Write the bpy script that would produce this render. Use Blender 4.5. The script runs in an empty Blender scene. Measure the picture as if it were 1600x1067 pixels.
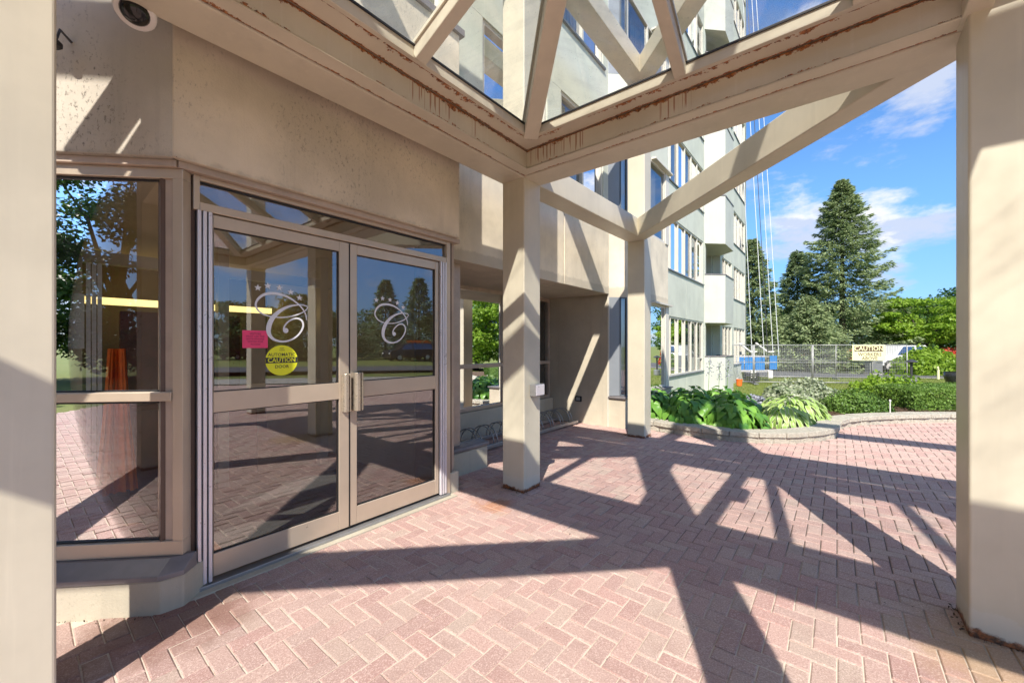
import bpy, bmesh, math, random
from mathutils import Vector, Matrix, noise as mnoise
R = math.radians
SC = bpy.context.scene
COL = SC.collection
rnd = random.Random(7)

# ------------------------------------------------------------------ camera, sky, sun, exposure
cam_d = bpy.data.cameras.new("camera")
cam = bpy.data.objects.new("camera", cam_d)
COL.objects.link(cam)
cam.location = (0, 0, 1.4)
cam.rotation_euler = (R(90), 0, 0)
cam_d.sensor_width = 36
cam_d.lens = 628 / 1600 * 36
cam_d.shift_y = 7 / 1600
cam_d.clip_start = 0.05
cam_d.clip_end = 2000
SC.camera = cam
SUN_H = Vector((0.213, 0.977, 0)).normalized()      # the way the light travels over the ground
SUN_COT = 0.97
SUN_EL = math.atan(1 / SUN_COT)
world = bpy.data.worlds.new("World")
SC.world = world
world.use_nodes = True
sun_d = bpy.data.lights.new("sun", "SUN")
sun = bpy.data.objects.new("sun", sun_d)
COL.objects.link(sun)
sun_d.energy = 4.7
sun_d.angle = R(0.55)
sun_d.color = (1.0, 0.93, 0.83)
ldir = Vector((SUN_H.x * SUN_COT, SUN_H.y * SUN_COT, -1)).normalized()
sun.rotation_euler = ldir.to_track_quat('-Z', 'Y').to_euler()
sun.location = (-6, -10, 20)
SC.view_settings.view_transform = 'Standard'
SC.view_settings.look = 'None'
SC.view_settings.exposure = 0.72
SC.view_settings.gamma = 1
SC.view_settings.use_curve_mapping = False
SC.cycles.max_bounces = 10
SC.cycles.transparent_max_bounces = 24
SC.cycles.sample_clamp_indirect = 6
SC.cycles.caustics_reflective = False
SC.cycles.use_denoising = True


class NT:
    """small helper around a node tree"""
    def __init__(self, tree):
        self.t = tree
        tree.nodes.clear()
    def n(self, kind, **kw):
        nd = self.t.nodes.new(kind)
        for k, v in kw.items():
            if k.startswith('i_'):
                nd.inputs[k[2:].replace('_', ' ')].default_value = v
            else:
                setattr(nd, k, v)
        return nd
    def l(self, a, b):
        self.t.links.new(a, b)
    def val(self, x, sock):
        if isinstance(x, (int, float)):
            sock.default_value = x
        else:
            self.l(x, sock)
    def math(self, op, a, b=0.0, clamp=False):
        nd = self.t.nodes.new('ShaderNodeMath'); nd.operation = op; nd.use_clamp = clamp
        self.val(a, nd.inputs[0]); self.val(b, nd.inputs[1])
        return nd.outputs[0]
    def sstep(self, x, lo, hi):
        nd = self.t.nodes.new('ShaderNodeMapRange'); nd.interpolation_type = 'SMOOTHSTEP'
        self.val(x, nd.inputs[0]); nd.inputs[1].default_value = lo; nd.inputs[2].default_value = hi
        return nd.outputs[0]
    def mix(self, f, a, b):
        nd = self.t.nodes.new('ShaderNodeMix'); nd.data_type = 'RGBA'
        self.val(f, nd.inputs[0])
        for x, s in ((a, nd.inputs[6]), (b, nd.inputs[7])):
            if isinstance(x, tuple):
                s.default_value = (x[0], x[1], x[2], 1)
            else:
                self.l(x, s)
        return nd.outputs[2]
    def noise(self, vec, scale, detail=4, rough=0.55, out=0):
        nd = self.t.nodes.new('ShaderNodeTexNoise')
        self.l(vec, nd.inputs['Vector']); nd.inputs['Scale'].default_value = scale
        nd.inputs['Detail'].default_value = detail; nd.inputs['Roughness'].default_value = rough
        return nd.outputs[out]
    def mapv(self, vec, scale=(1, 1, 1), loc=(0, 0, 0), rot=(0, 0, 0)):
        nd = self.t.nodes.new('ShaderNodeMapping')
        self.l(vec, nd.inputs[0]); nd.inputs['Scale'].default_value = scale
        nd.inputs['Location'].default_value = loc; nd.inputs['Rotation'].default_value = rot
        return nd.outputs[0]


# sky: Nishita with drifting cumulus
SKX, SKY_, SKZ = 4.2, 3.3, 1.7
w = NT(world.node_tree)
tc = w.n('ShaderNodeTexCoord')
sep = w.n('ShaderNodeSeparateXYZ'); w.l(tc.outputs['Generated'], sep.inputs[0])
sky = w.n('ShaderNodeTexSky', sky_type='NISHITA', sun_disc=False)
sky.sun_elevation = SUN_EL
sky.sun_rotation = math.atan2(-SUN_H.x, -SUN_H.y)
sky.air_density = 1.0
sky.dust_density = 0.3
sky.ozone_density = 2.0
hs = w.n('ShaderNodeHueSaturation'); hs.inputs['Saturation'].default_value = 1.15
w.l(sky.outputs[0], hs.inputs['Color'])
bg1 = w.n('ShaderNodeBackground'); bg1.inputs['Strength'].default_value = 0.15
tint = w.n('ShaderNodeMix', data_type='RGBA', blend_type='MULTIPLY'); tint.inputs[0].default_value = 1
tint.inputs[7].default_value = (0.74, 0.90, 1.06, 1); w.l(hs.outputs[0], tint.inputs[6])
lowsky = w.mix(w.sstep(sep.outputs[2], -0.02, 0.34), (0.36, 0.44, 0.62), (0.92, 0.92, 0.92))
t2 = w.n('ShaderNodeMix', data_type='RGBA', blend_type='MULTIPLY'); t2.inputs[0].default_value = 1
w.l(tint.outputs[2], t2.inputs[6]); w.l(lowsky, t2.inputs[7]); w.l(t2.outputs[2], bg1.inputs['Color'])
cv = w.mapv(w.mapv(tc.outputs['Generated'], rot=(0, 0, R(8)), loc=(0, 0, 0.03)), scale=(1, 1, 2.3), loc=(SKX, SKY_, SKZ))
cn = w.noise(cv, 2.9, 10, 0.60)
cm = w.sstep(cn, 0.51, 0.62)
cshade = w.noise(w.mapv(cv, loc=(0.0, 0.0, -0.10)), 2.9, 10, 0.60)
ccol = w.mix(w.sstep(w.math('SUBTRACT', cn, cshade), -0.01, 0.05), (1.0, 0.985, 0.97), (0.62, 0.69, 0.86))
bg2 = w.n('ShaderNodeBackground'); bg2.inputs['Strength'].default_value = 0.68
w.l(ccol, bg2.inputs['Color'])
mx = w.n('ShaderNodeMixShader')
hor = w.sstep(sep.outputs[2], 0.0, 0.03)
w.l(w.math('MULTIPLY', w.math('MULTIPLY', cm, hor), 0.92), mx.inputs[0])
w.l(bg1.outputs[0], mx.inputs[1]); w.l(bg2.outputs[0], mx.inputs[2])
wo = w.n('ShaderNodeOutputWorld'); w.l(mx.outputs[0], wo.inputs[0])

# ------------------------------------------------------------------ plan frame of the building: s along the doors, t out from them
AX = R(45 - 6.05)
U = Vector((math.sin(AX), math.cos(AX), 0)); V = Vector((math.cos(AX), -math.sin(AX), 0))
def ST(s, t, z=0.0):
    return U * s + V * t + Vector((0, 0, z))
def XY(x, y, z=0.0):
    return Vector((x, y, z))
def frame(o, d):
    """o=(s,t) start, d=(ds,dt) direction of the wall; returns F(a along, b outward, c up)"""
    L = math.hypot(*d); d = (d[0] / L, d[1] / L); n = (-d[1], d[0])
    return lambda a, b, c: ST(o[0] + d[0] * a + n[0] * b, o[1] + d[1] * a + n[1] * b, c)
def to_st(p):
    return p.x * U.x + p.y * U.y, p.x * V.x + p.y * V.y

# ------------------------------------------------------------------ mesh builder
class MB:
    def __init__(self):
        self.v = []; self.f = []; self.uv = {}; self.col = None
    def poly(self, pts):
        b = len(self.v); self.v += [Vector(p) for p in pts]; self.f.append(tuple(range(b, b + len(pts)))); return self
    def box(self, F, a0, a1, b0, b1, c0, c1):
        b = len(self.v)
        for c in (c0, c1):
            for (a, bb) in ((a0, b0), (a1, b0), (a1, b1), (a0, b1)):
                self.v.append(F(a, bb, c))
        for q in ((0, 3, 2, 1), (4, 5, 6, 7), (0, 1, 5, 4), (1, 2, 6, 5), (2, 3, 7, 6), (3, 0, 4, 7)):
            self.f.append(tuple(b + i for i in q))
        return self
    def prism(self, F, pts, c0, c1):
        """plan polygon pts in (a,b) extruded in c"""
        b = len(self.v); n = len(pts)
        for c in (c0, c1):
            for p in pts: self.v.append(F(p[0], p[1], c))
        self.f.append(tuple(b + i for i in range(n))[::-1]); self.f.append(tuple(b + n + i for i in range(n)))
        for i in range(n):
            j = (i + 1) % n; self.f.append((b + i, b + j, b + n + j, b + n + i))
        return self
    def bar(self, p, q, wd, ht, up=Vector((0, 0, 1))):
        """square bar from p to q, wd wide, ht tall, hung below/above centred"""
        p = Vector(p); q = Vector(q); d = (q - p).normalized(); x = d.cross(up).normalized(); y = x.cross(d).normalized()
        b = len(self.v)
        for o in (p, q):
            for sx, sy in ((-1, -1), (1, -1), (1, 1), (-1, 1)):
                self.v.append(o + x * sx * wd / 2 + y * sy * ht / 2)
        for qd in ((0, 3, 2, 1), (4, 5, 6, 7), (0, 1, 5, 4), (1, 2, 6, 5), (2, 3, 7, 6), (3, 0, 4, 7)):
            self.f.append(tuple(b + i for i in qd))
        return self
    def tube(self, pts, r, n=8, r1=None, caps=True):
        pts = [Vector(p) for p in pts]; b = len(self.v); m = len(pts)
        for i, p in enumerate(pts):
            d = (pts[min(i + 1, m - 1)] - pts[max(i - 1, 0)]).normalized()
            x = d.cross(Vector((0, 0, 1)) if abs(d.z) < 0.95 else Vector((1, 0, 0))).normalized(); y = d.cross(x)
            rr = r if r1 is None else r + (r1 - r) * i / (m - 1)
            for k_ in range(n):
                a = 2 * math.pi * k_ / n
                self.v.append(p + (x * math.cos(a) + y * math.sin(a)) * rr)
        for i in range(m - 1):
            for k_ in range(n):
                k2 = (k_ + 1) % n
                self.f.append((b + i * n + k_, b + i * n + k2, b + (i + 1) * n + k2, b + (i + 1) * n + k_))
        if caps:
            self.f.append(tuple(b + k_ for k_ in range(n))[::-1]); self.f.append(tuple(b + (m - 1) * n + k_ for k_ in range(n)))
        return self
    def lathe(self, c, axis, prof, n=20):
        """prof: (radius, distance along axis)"""
        c = Vector(c); d = Vector(axis).normalized()
        x = d.cross(Vector((0, 0, 1)) if abs(d.z) < 0.95 else Vector((1, 0, 0))).normalized(); y = d.cross(x)
        b = len(self.v)
        for r, h in prof:
            for k_ in range(n):
                a = 2 * math.pi * k_ / n
                self.v.append(c + d * h + (x * math.cos(a) + y * math.sin(a)) * r)
        for i in range(len(prof) - 1):
            for k_ in range(n):
                k2 = (k_ + 1) % n
                self.f.append((b + i * n + k_, b + i * n + k2, b + (i + 1) * n + k2, b + (i + 1) * n + k_))
        self.f.append(tuple(b + k_ for k_ in range(n))[::-1])
        self.f.append(tuple(b + (len(prof) - 1) * n + k_ for k_ in range(n)))
        return self
    def mesh(self, name, mat, origin=Vector((0, 0, 0)), smooth=False, recalc=True):
        me = bpy.data.meshes.new(name)
        me.from_pydata([v - origin for v in self.v], [], self.f)
        if self.uv:
            ul = me.uv_layers.new(name="UVMap")
            for pi, p in enumerate(me.polygons):
                if pi in self.uv:
                    for li, uvc in zip(p.loop_indices, self.uv[pi]): ul.data[li].uv = uvc
        if self.col is not None:
            ca = me.attributes.new("rnd", 'FLOAT', 'FACE')
            ca.data.foreach_set('value', self.col)
        if recalc and not self.uv:
            bm = bmesh.new(); bm.from_mesh(me)
            bmesh.ops.recalc_face_normals(bm, faces=bm.faces); bm.to_mesh(me); bm.free()
        if smooth:
            me.polygons.foreach_set('use_smooth', [True] * len(me.polygons))
        for m_ in (mat if isinstance(mat, (list, tuple)) else [mat]):
            if m_: me.materials.append(m_)
        me.update()
        return me

WORLD_AT = {}
def link(name, data, parent=None, loc=None):
    o = bpy.data.objects.new(name, data); COL.objects.link(o)
    if parent: o.parent = parent
    if loc is not None: o.location = loc
    return o
def thing(name, label, cat, at=(0, 0, 0), group=None, rz=0.0):
    o = link(name, None, None, Vector(at)); o.empty_display_size = 0.2
    o.rotation_euler = (0, 0, rz)
    o['label'] = label; o['category'] = cat
    if group: o['group'] = group
    WORLD_AT[o.name] = Vector(at)
    return o
def part(name, mb, mat, parent, smooth=False, bevel=0, seg=2, label=None, recalc=True):
    at = WORLD_AT.get(parent.name, Vector((0, 0, 0))) if parent else Vector((0, 0, 0))
    o = link(name, mb.mesh(name, mat, at, smooth, recalc), parent)
    WORLD_AT[o.name] = at
    if bevel:
        m = o.modifiers.new('bevel', 'BEVEL'); m.width = bevel; m.segments = seg; m.limit_method = 'ANGLE'; m.angle_limit = R(35)
        m.harden_normals = False
    if label: o['label'] = label
    return o
def single(name, mb, mat, label, cat, at=(0, 0, 0), group=None, smooth=False, bevel=0):
    o = link(name, mb.mesh(name, mat, Vector(at), smooth), None, Vector(at))
    o['label'] = label; o['category'] = cat
    if group: o['group'] = group
    if bevel:
        m = o.modifiers.new('bevel', 'BEVEL'); m.width = bevel; m.segments = 2; m.limit_method = 'ANGLE'
    return o
def struct(name, mb, mat, parent=None, smooth=False, bevel=0):
    o = part(name, mb, mat, parent, smooth, bevel)
    if parent is None: o['kind'] = 'structure'
    return o
def copy_tree(o, parent=None):
    c = o.copy(); COL.objects.link(c); c.parent = parent
    for ch in [x for x in bpy.data.objects if x.parent == o]: copy_tree(ch, c)
    return c
def copy_thing(o, loc, rz, label):
    c = o.copy(); COL.objects.link(c); c.location = loc; c.rotation_euler = (0, 0, rz); c['label'] = label
    for ch in list(o.children):
        d = ch.copy(); COL.objects.link(d); d.parent = c
        for g in list(ch.children):
            e = g.copy(); COL.objects.link(e); e.parent = d
    return c

# ------------------------------------------------------------------ materials
def newmat(name):
    m = bpy.data.materials.new(name); m.use_nodes = True
    nt = NT(m.node_tree)
    out = nt.n('ShaderNodeOutputMaterial'); b = nt.n('ShaderNodeBsdfPrincipled'); nt.l(b.outputs[0], out.inputs[0])
    geo = nt.n('ShaderNodeNewGeometry'); tco = nt.n('ShaderNodeTexCoord')
    return m, nt, b, geo.outputs['Position'], tco
def bump(nt, b, h, strength, dist=0.01):
    bp = nt.n('ShaderNodeBump'); bp.inputs['Strength'].default_value = strength; bp.inputs['Distance'].default_value = dist
    nt.l(h, bp.inputs['Height']); nt.l(bp.outputs[0], b.inputs['Normal'])
def paint(name, col, rough=0.45, var=0.12, bumpy=0.06, scale=3.0, metal=0.0, dirt=0.0, spec=0.5, rustbase=False):
    m, nt, b, P, tco = newmat(name)
    n1 = nt.noise(P, scale, 5, 0.6)
    dark = tuple(c * (1 - var) for c in col)
    lite = tuple(min(1, c * (1 + var * 0.6)) for c in col)
    c = nt.mix(nt.sstep(n1, 0.3, 0.7), dark, lite)
    st = nt.noise(nt.mapv(P, scale=(9, 9, 0.5)), 1.0, 4, 0.6)
    if dirt:
        c = nt.mix(nt.math('MULTIPLY', nt.sstep(st, 0.5, 0.75), dirt), c, tuple(x * 0.45 for x in col))
    if rustbase:
        sp = nt.n('ShaderNodeSeparateXYZ'); nt.l(P, sp.inputs[0])
        z = sp.outputs[2]
        edge = nt.math('ADD', z, nt.math('MULTIPLY', nt.math('SUBTRACT', nt.noise(P, 14, 5, 0.7), 0.5), -0.11))
        pale = nt.sstep(edge, 0.14, 0.13)
        c = nt.mix(nt.math('MULTIPLY', pale, 0.35), c, (0.62, 0.60, 0.54))
        rm = nt.sstep(edge, 0.045, 0.02)
        rc = nt.mix(nt.sstep(nt.noise(P, 45, 4, 0.7), 0.35, 0.65), (0.05, 0.02, 0.012), (0.33, 0.10, 0.025))
        c = nt.mix(rm, c, rc)
        ch = nt.sstep(nt.noise(nt.mapv(P, scale=(1, 1, 1), loc=(5, 3, 1)), 9, 6, 0.75), 0.70, 0.74)
        c = nt.mix(nt.math('MULTIPLY', ch, 0.5), c, (0.20, 0.15, 0.10))
    if dirt:
        chip = nt.sstep(nt.noise(nt.mapv(P, loc=(3, 8, 2)), 17, 6, 0.78), 0.715, 0.735)
        c = nt.mix(nt.math('MULTIPLY', chip, 0.55), c, tuple(x * 0.33 for x in col))
        run = nt.noise(nt.mapv(P, scale=(22, 22, 0.9), loc=(1, 4, 0)), 1.0, 4, 0.6)
        c = nt.mix(nt.math('MULTIPLY', nt.sstep(run, 0.56, 0.78), 0.30), c, tuple(min(1, x * 1.25) for x in col))
        c = nt.mix(nt.math('MULTIPLY', nt.sstep(nt.noise(P, 0.9, 5, 0.65), 0.48, 0.72), 0.30), c, tuple(x * 0.66 for x in col))
    nt.l(c, b.inputs['Base Color'])
    b.inputs['Metallic'].default_value = metal
    rr = nt.n('ShaderNodeMapRange'); nt.l(nt.noise(P, scale * 4, 3, 0.6), rr.inputs[0])
    rr.inputs[3].default_value = max(0.05, rough - 0.1); rr.inputs[4].default_value = min(1, rough + 0.12)
    nt.l(rr.outputs[0], b.inputs['Roughness'])
    b.inputs['Specular IOR Level'].default_value = spec
    if bumpy: bump(nt, b, nt.noise(P, 60, 4, 0.6), bumpy, 0.004)
    return m
CREAM = (0.60, 0.55, 0.43)
M = {}
M['column'] = paint('column_paint', CREAM, 0.42, 0.07, 0.05, 2.2, dirt=0.10, rustbase=True)
M['beam'] = paint('beam_paint', CREAM, 0.42, 0.08, 0.05, 2.0, dirt=0.12)
M['frame'] = paint('door_frame_bronze', (0.56, 0.465, 0.36), 0.32, 0.05, 0.02, 4, metal=0.35)
M['frame_dark'] = paint('frame_reveal', (0.12, 0.075, 0.055), 0.4, 0.15, 0.03, 6)
M['post'] = paint('post_metal', (0.50, 0.40, 0.32), 0.4, 0.12, 0.05, 6, metal=0.2, dirt=0.15)
M['alu'] = paint('bright_aluminium', (0.74, 0.71, 0.74), 0.3, 0.04, 0.0, 5, metal=0.3)
M['handle'] = paint('handle_metal', (0.50, 0.43, 0.34), 0.28, 0.05, 0.0, 8, metal=0.6)
M['tower'] = paint('tower_wall', (0.61, 0.625, 0.525), 0.75, 0.08, 0.12, 1.4, dirt=0.06)
M['tower_white'] = paint('balcony_paint', (0.55, 0.56, 0.49), 0.7, 0.04, 0.1, 1.6, dirt=0.05)
M['win_frame'] = paint('window_frame', (0.66, 0.62, 0.53), 0.45, 0.05, 0.0, 4)
M['win_dark'] = paint('window_frame_dark', (0.10, 0.12, 0.14), 0.45, 0.1, 0.0, 4)
M['panel_blue'] = paint('grey_metal_panel', (0.27, 0.29, 0.31), 0.4, 0.06, 0.02, 2, metal=0.2)
M['ledge'] = paint('sill_metal', (0.21, 0.19, 0.19), 0.45, 0.12, 0.05, 7, dirt=0.2)
M['black'] = paint('black_rubber', (0.015, 0.015, 0.017), 0.5, 0.2, 0.0, 9)
M['white'] = paint('white_plastic', (0.72, 0.70, 0.68), 0.35, 0.05, 0.0, 6)
M['fence'] = paint('fence_wire', (0.36, 0.36, 0.35), 0.5, 0.15, 0.0, 6, metal=0.3)
M['steel'] = paint('galvanised_steel', (0.36, 0.36, 0.36), 0.38, 0.12, 0.03, 8, metal=0.6)
M['dark_steel'] = paint('dark_steel', (0.08, 0.08, 0.085), 0.45, 0.15, 0.03, 8, metal=0.5)
M['yellow'] = paint('yellow_print', (0.78, 0.80, 0.02), 0.4, 0.03, 0, 5)
M['sign'] = paint('sign_board', (0.80, 0.77, 0.48), 0.4, 0.04, 0, 3)
M['pink'] = paint('pink_sticker', (0.80, 0.055, 0.17), 0.45, 0.04, 0, 5)
M['ink'] = paint('black_print', (0.03, 0.03, 0.03), 0.5, 0.05, 0, 5)
M['ink_red'] = paint('dark_red_print', (0.20, 0.015, 0.05), 0.5, 0.05, 0, 5)
M['brown_print'] = paint('brown_print', (0.13, 0.085, 0.05), 0.5, 0.05, 0, 5)
M['etch'] = paint('white_vinyl', (0.70, 0.72, 0.76), 0.6, 0.04, 0, 12)
M['orange'] = paint('orange_cloth', (0.90, 0.17, 0.02), 0.7, 0.15, 0.2, 6)
M['wood'] = paint('red_brown_wood', (0.16, 0.035, 0.022), 0.3, 0.3, 0.05, 5)
M['blue'] = paint('blue_panel', (0.03, 0.19, 0.50), 0.4, 0.1, 0.0, 5)
M['red'] = paint('red_body', (0.50, 0.02, 0.02), 0.25, 0.05, 0.0, 5)
M['truck'] = paint('white_body', (0.72, 0.73, 0.74), 0.2, 0.03, 0.0, 3)
M['navy'] = paint('dark_blue_body', (0.03, 0.06, 0.13), 0.15, 0.05, 0.0, 3)
M['charcoal'] = paint('charcoal_body', (0.025, 0.027, 0.03), 0.15, 0.05, 0.0, 3)
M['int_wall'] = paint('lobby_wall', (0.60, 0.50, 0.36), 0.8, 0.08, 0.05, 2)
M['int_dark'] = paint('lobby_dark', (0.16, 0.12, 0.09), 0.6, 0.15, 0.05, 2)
M['int_ceil'] = paint('lobby_ceiling', (0.85, 0.72, 0.48), 0.8, 0.05, 0.02, 2)
M['mat'] = paint('floor_mat', (0.06, 0.06, 0.062), 0.95, 0.3, 0.4, 40)
M['rope'] = paint('rope', (0.70, 0.72, 0.74), 0.7, 0.05, 0, 5)
M['teal'] = paint('teal_plastic', (0.03, 0.22, 0.18), 0.4, 0.08, 0, 5)
M['lens'] = paint('lens_black', (0.008, 0.008, 0.009), 0.08, 0.1, 0.0, 9)
M['bark'] = paint('bark', (0.10, 0.075, 0.055), 0.9, 0.35, 0.6, 12)
M['trans'] = paint('curtain', (0.66, 0.66, 0.62), 0.9, 0.1, 0.1, 2)

def concrete_mat(name, col, mould=0.5, seed=0.0):
    m, nt, b, P, tco = newmat(name)
    P2 = nt.mapv(P, loc=(seed, seed * 2, 0))
    big = nt.noise(P2, 1.3, 5, 0.6)
    c = nt.mix(nt.sstep(big, 0.3, 0.7), tuple(x * 0.78 for x in col), tuple(x * 1.06 for x in col))
    fine = nt.noise(nt.mapv(P2, scale=(1, 1, 0.6)), 55, 5, 0.75)
    zone = nt.noise(nt.mapv(P2, scale=(1, 1, 0.7)), 2.1, 3, 0.5)
    mk = nt.math('MULTIPLY', nt.sstep(fine, 0.54, 0.66), nt.sstep(zone, 0.42, 0.62))
    c = nt.mix(nt.math('MULTIPLY', mk, mould), c, tuple(x * 0.25 for x in col))
    streak = nt.noise(nt.mapv(P2, scale=(7, 7, 0.35)), 1.0, 5, 0.65)
    c = nt.mix(nt.math('MULTIPLY', nt.sstep(streak, 0.52, 0.74), 0.35), c, tuple(x * 0.55 for x in col))
    sp = nt.n('ShaderNodeSeparateXYZ'); nt.l(P, sp.inputs[0])
    edge = nt.math('ADD', sp.outputs[2], nt.math('MULTIPLY', nt.noise(P2, 12, 5, 0.7), -0.10))
    low = nt.sstep(edge, 2.39, 2.355)
    c = nt.mix(nt.math('MULTIPLY', low, 0.45), c, tuple(x * 0.45 for x in col))
    nt.l(c, b.inputs['Base Color']); b.inputs['Roughness'].default_value = 0.85
    bump(nt, b, nt.math('ADD', nt.noise(P, 90, 4, 0.7), nt.math('MULTIPLY', nt.noise(P, 7, 4, 0.6), 2.0)), 0.35, 0.006)
    return m
M['concrete'] = concrete_mat('stained_concrete', (0.72, 0.635, 0.50), 0.55)
M['concrete_grey'] = concrete_mat('mouldy_concrete', (0.58, 0.53, 0.45), 0.9, 3.0)
M['stucco'] = concrete_mat('beige_stucco', (0.76, 0.68, 0.53), 0.25, 9.0)
M['kerb'] = concrete_mat('kerb_concrete', (0.66, 0.60, 0.47), 0.35, 5.0)

def rusty_strip(name, edges, drips):
    """painted strip; UV.x metres along, UV.y 0..1 across (1 = top or inner edge)"""
    m, nt, b, P, tco = newmat(name)
    sp = nt.n('ShaderNodeSeparateXYZ'); nt.l(tco.outputs['UV'], sp.inputs[0])
    x, y = sp.outputs[0], sp.outputs[1]
    cx = nt.n('ShaderNodeCombineXYZ'); nt.l(x, cx.inputs[0])
    n1 = nt.noise(P, 2.0, 5, 0.6)
    c = nt.mix(nt.sstep(n1, 0.3, 0.7), tuple(v_ * 0.92 for v_ in CREAM), tuple(v_ * 1.05 for v_ in CREAM))
    rc = nt.mix(nt.sstep(nt.noise(P, 60, 4, 0.7), 0.35, 0.65), (0.09, 0.032, 0.018), (0.45, 0.17, 0.05))
    big = nt.noise(nt.mapv(cx.outputs[0], loc=(2.2, 0, 0)), 2.3, 3, 0.6)
    fine = nt.noise(P, 26, 6, 0.75)
    mask = None
    for e in edges:       # e = (edge value of y, reach)
        d = nt.math('ABSOLUTE', nt.math('SUBTRACT', y, e[0]))
        reach = nt.math('MULTIPLY', nt.sstep(big, 0.35, 0.68), e[1])
        reach = nt.math('ADD', nt.math('MULTIPLY', reach, nt.sstep(fine, 0.40, 0.62)), e[2])
        mm = nt.math('GREATER_THAN', nt.math('SUBTRACT', reach, d), 0.0)
        mask = mm if mask is None else nt.math('MAXIMUM', mask, mm)
    c = nt.mix(mask, c, rc)
    if drips:
        cl = nt.sstep(nt.noise(nt.mapv(cx.outputs[0], loc=(7.7, 0, 0)), 1.25, 2, 0.5), 0.53, 0.57)
        st = nt.noise(cx.outputs[0], 52, 1, 0.4)
        ln = nt.math('ADD', nt.math('MULTIPLY', nt.noise(cx.outputs[0], 37, 2, 0.6), 2.2), nt.math('MULTIPLY', nt.noise(nt.mapv(cx.outputs[0], loc=(1.5, 0, 0)), 2.6, 2, 0.5), 0.9))
        hit = nt.math('MULTIPLY', nt.sstep(st, 0.52, 0.57), cl)
        hit = nt.math('MULTIPLY', hit, nt.sstep(nt.math('ADD', y, ln), 1.62, 1.95))
        c = nt.mix(nt.math('MULTIPLY', hit, 0.80), c, (0.30, 0.12, 0.05))
        st2 = nt.sstep(nt.noise(cx.outputs[0], 30, 2, 0.5), 0.55, 0.7)
        c = nt.mix(nt.math('MULTIPLY', st2, 0.22), c, (0.7, 0.68, 0.62))
    nt.l(c, b.inputs['Base Color'])
    b.inputs['Roughness'].default_value = 0.45
    bump(nt, b, nt.math('ADD', nt.noise(P, 70, 4, 0.6), nt.math('MULTIPLY', mask, 3.0)), 0.15, 0.004)
    return m
M['rust_face'] = rusty_strip('gutter_face_paint', [(1.0, 0.26, 0.05), (0.0, 0.16, 0.0)], True)
M['rust_under'] = rusty_strip('gutter_underside_paint', [(1.0, 0.50, 0.03), (0.0, 0.18, 0.05)], False)
M['rust_groove'] = rusty_strip('gutter_bottom_paint', [(0.0, 0.28, 0.03)], False)

def glass_mat(name, tint, base, dirt=0.0, rough=0.0):
    m = bpy.data.materials.new(name); m.use_nodes = True; nt = NT(m.node_tree)
    out = nt.n('ShaderNodeOutputMaterial')
    tr = nt.n('ShaderNodeBsdfTransparent'); tr.inputs[0].default_value = (*tint, 1)
    gl = nt.n('ShaderNodeBsdfGlossy'); gl.inputs['Roughness'].default_value = rough; gl.inputs[0].default_value = (0.95, 0.97, 1, 1)
    fr = nt.n('ShaderNodeFresnel'); fr.inputs[0].default_value = 1.5
    f = nt.math('ADD', fr.outputs[0], base, True)
    mx_ = nt.n('ShaderNodeMixShader'); nt.l(f, mx_.inputs[0]); nt.l(tr.outputs[0], mx_.inputs[1]); nt.l(gl.outputs[0], mx_.inputs[2])
    last = mx_.outputs[0]
    if dirt:
        geo = nt.n('ShaderNodeNewGeometry'); P = geo.outputs['Position']
        spk = nt.sstep(nt.noise(P, 90, 2, 0.6), 0.68, 0.74)
        blot = nt.sstep(nt.noise(P, 3.0, 5, 0.65), 0.42, 0.75)
        wipe = nt.sstep(nt.noise(nt.mapv(P, scale=(1, 6, 1), rot=(0, 0, 0.7)), 3.0, 3, 0.5), 0.45, 0.8)
        a = nt.math('ADD', nt.math('MULTIPLY', blot, dirt), nt.math('MULTIPLY', spk, dirt * 1.3), True)
        a = nt.math('ADD', a, nt.math('MULTIPLY', wipe, dirt * 0.7), True)
        di = nt.n('ShaderNodeBsdfDiffuse'); di.inputs[0].default_value = (0.50, 0.56, 0.56, 1)
        tl = nt.n('ShaderNodeBsdfTranslucent'); tl.inputs[0].default_value = (0.50, 0.56, 0.56, 1)
        ad = nt.n('ShaderNodeMixShader'); ad.inputs[0].default_value = 0.5; nt.l(di.outputs[0], ad.inputs[1]); nt.l(tl.outputs[0], ad.inputs[2])
        m2 = nt.n('ShaderNodeMixShader'); nt.l(a, m2.inputs[0]); nt.l(last, m2.inputs[1]); nt.l(ad.outputs[0], m2.inputs[2])
        last = m2.outputs[0]
    nt.l(last, out.inputs[0])
    return m
M['door_glass'] = glass_mat('door_glass', (0.82, 0.83, 0.80), 0.18, 0.016)
M['roof_glass'] = glass_mat('canopy_glass', (0.98, 1.0, 1.0), 0.04, 0.26)
M['side_glass'] = glass_mat('side_glass', (0.90, 0.89, 0.84), 0.0, 0.016)
M['win_glass'] = glass_mat('window_glass', (0.82, 0.86, 0.88), 0.17)
M['car_glass'] = glass_mat('car_glass', (0.10, 0.11, 0.12), 0.25)

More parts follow.
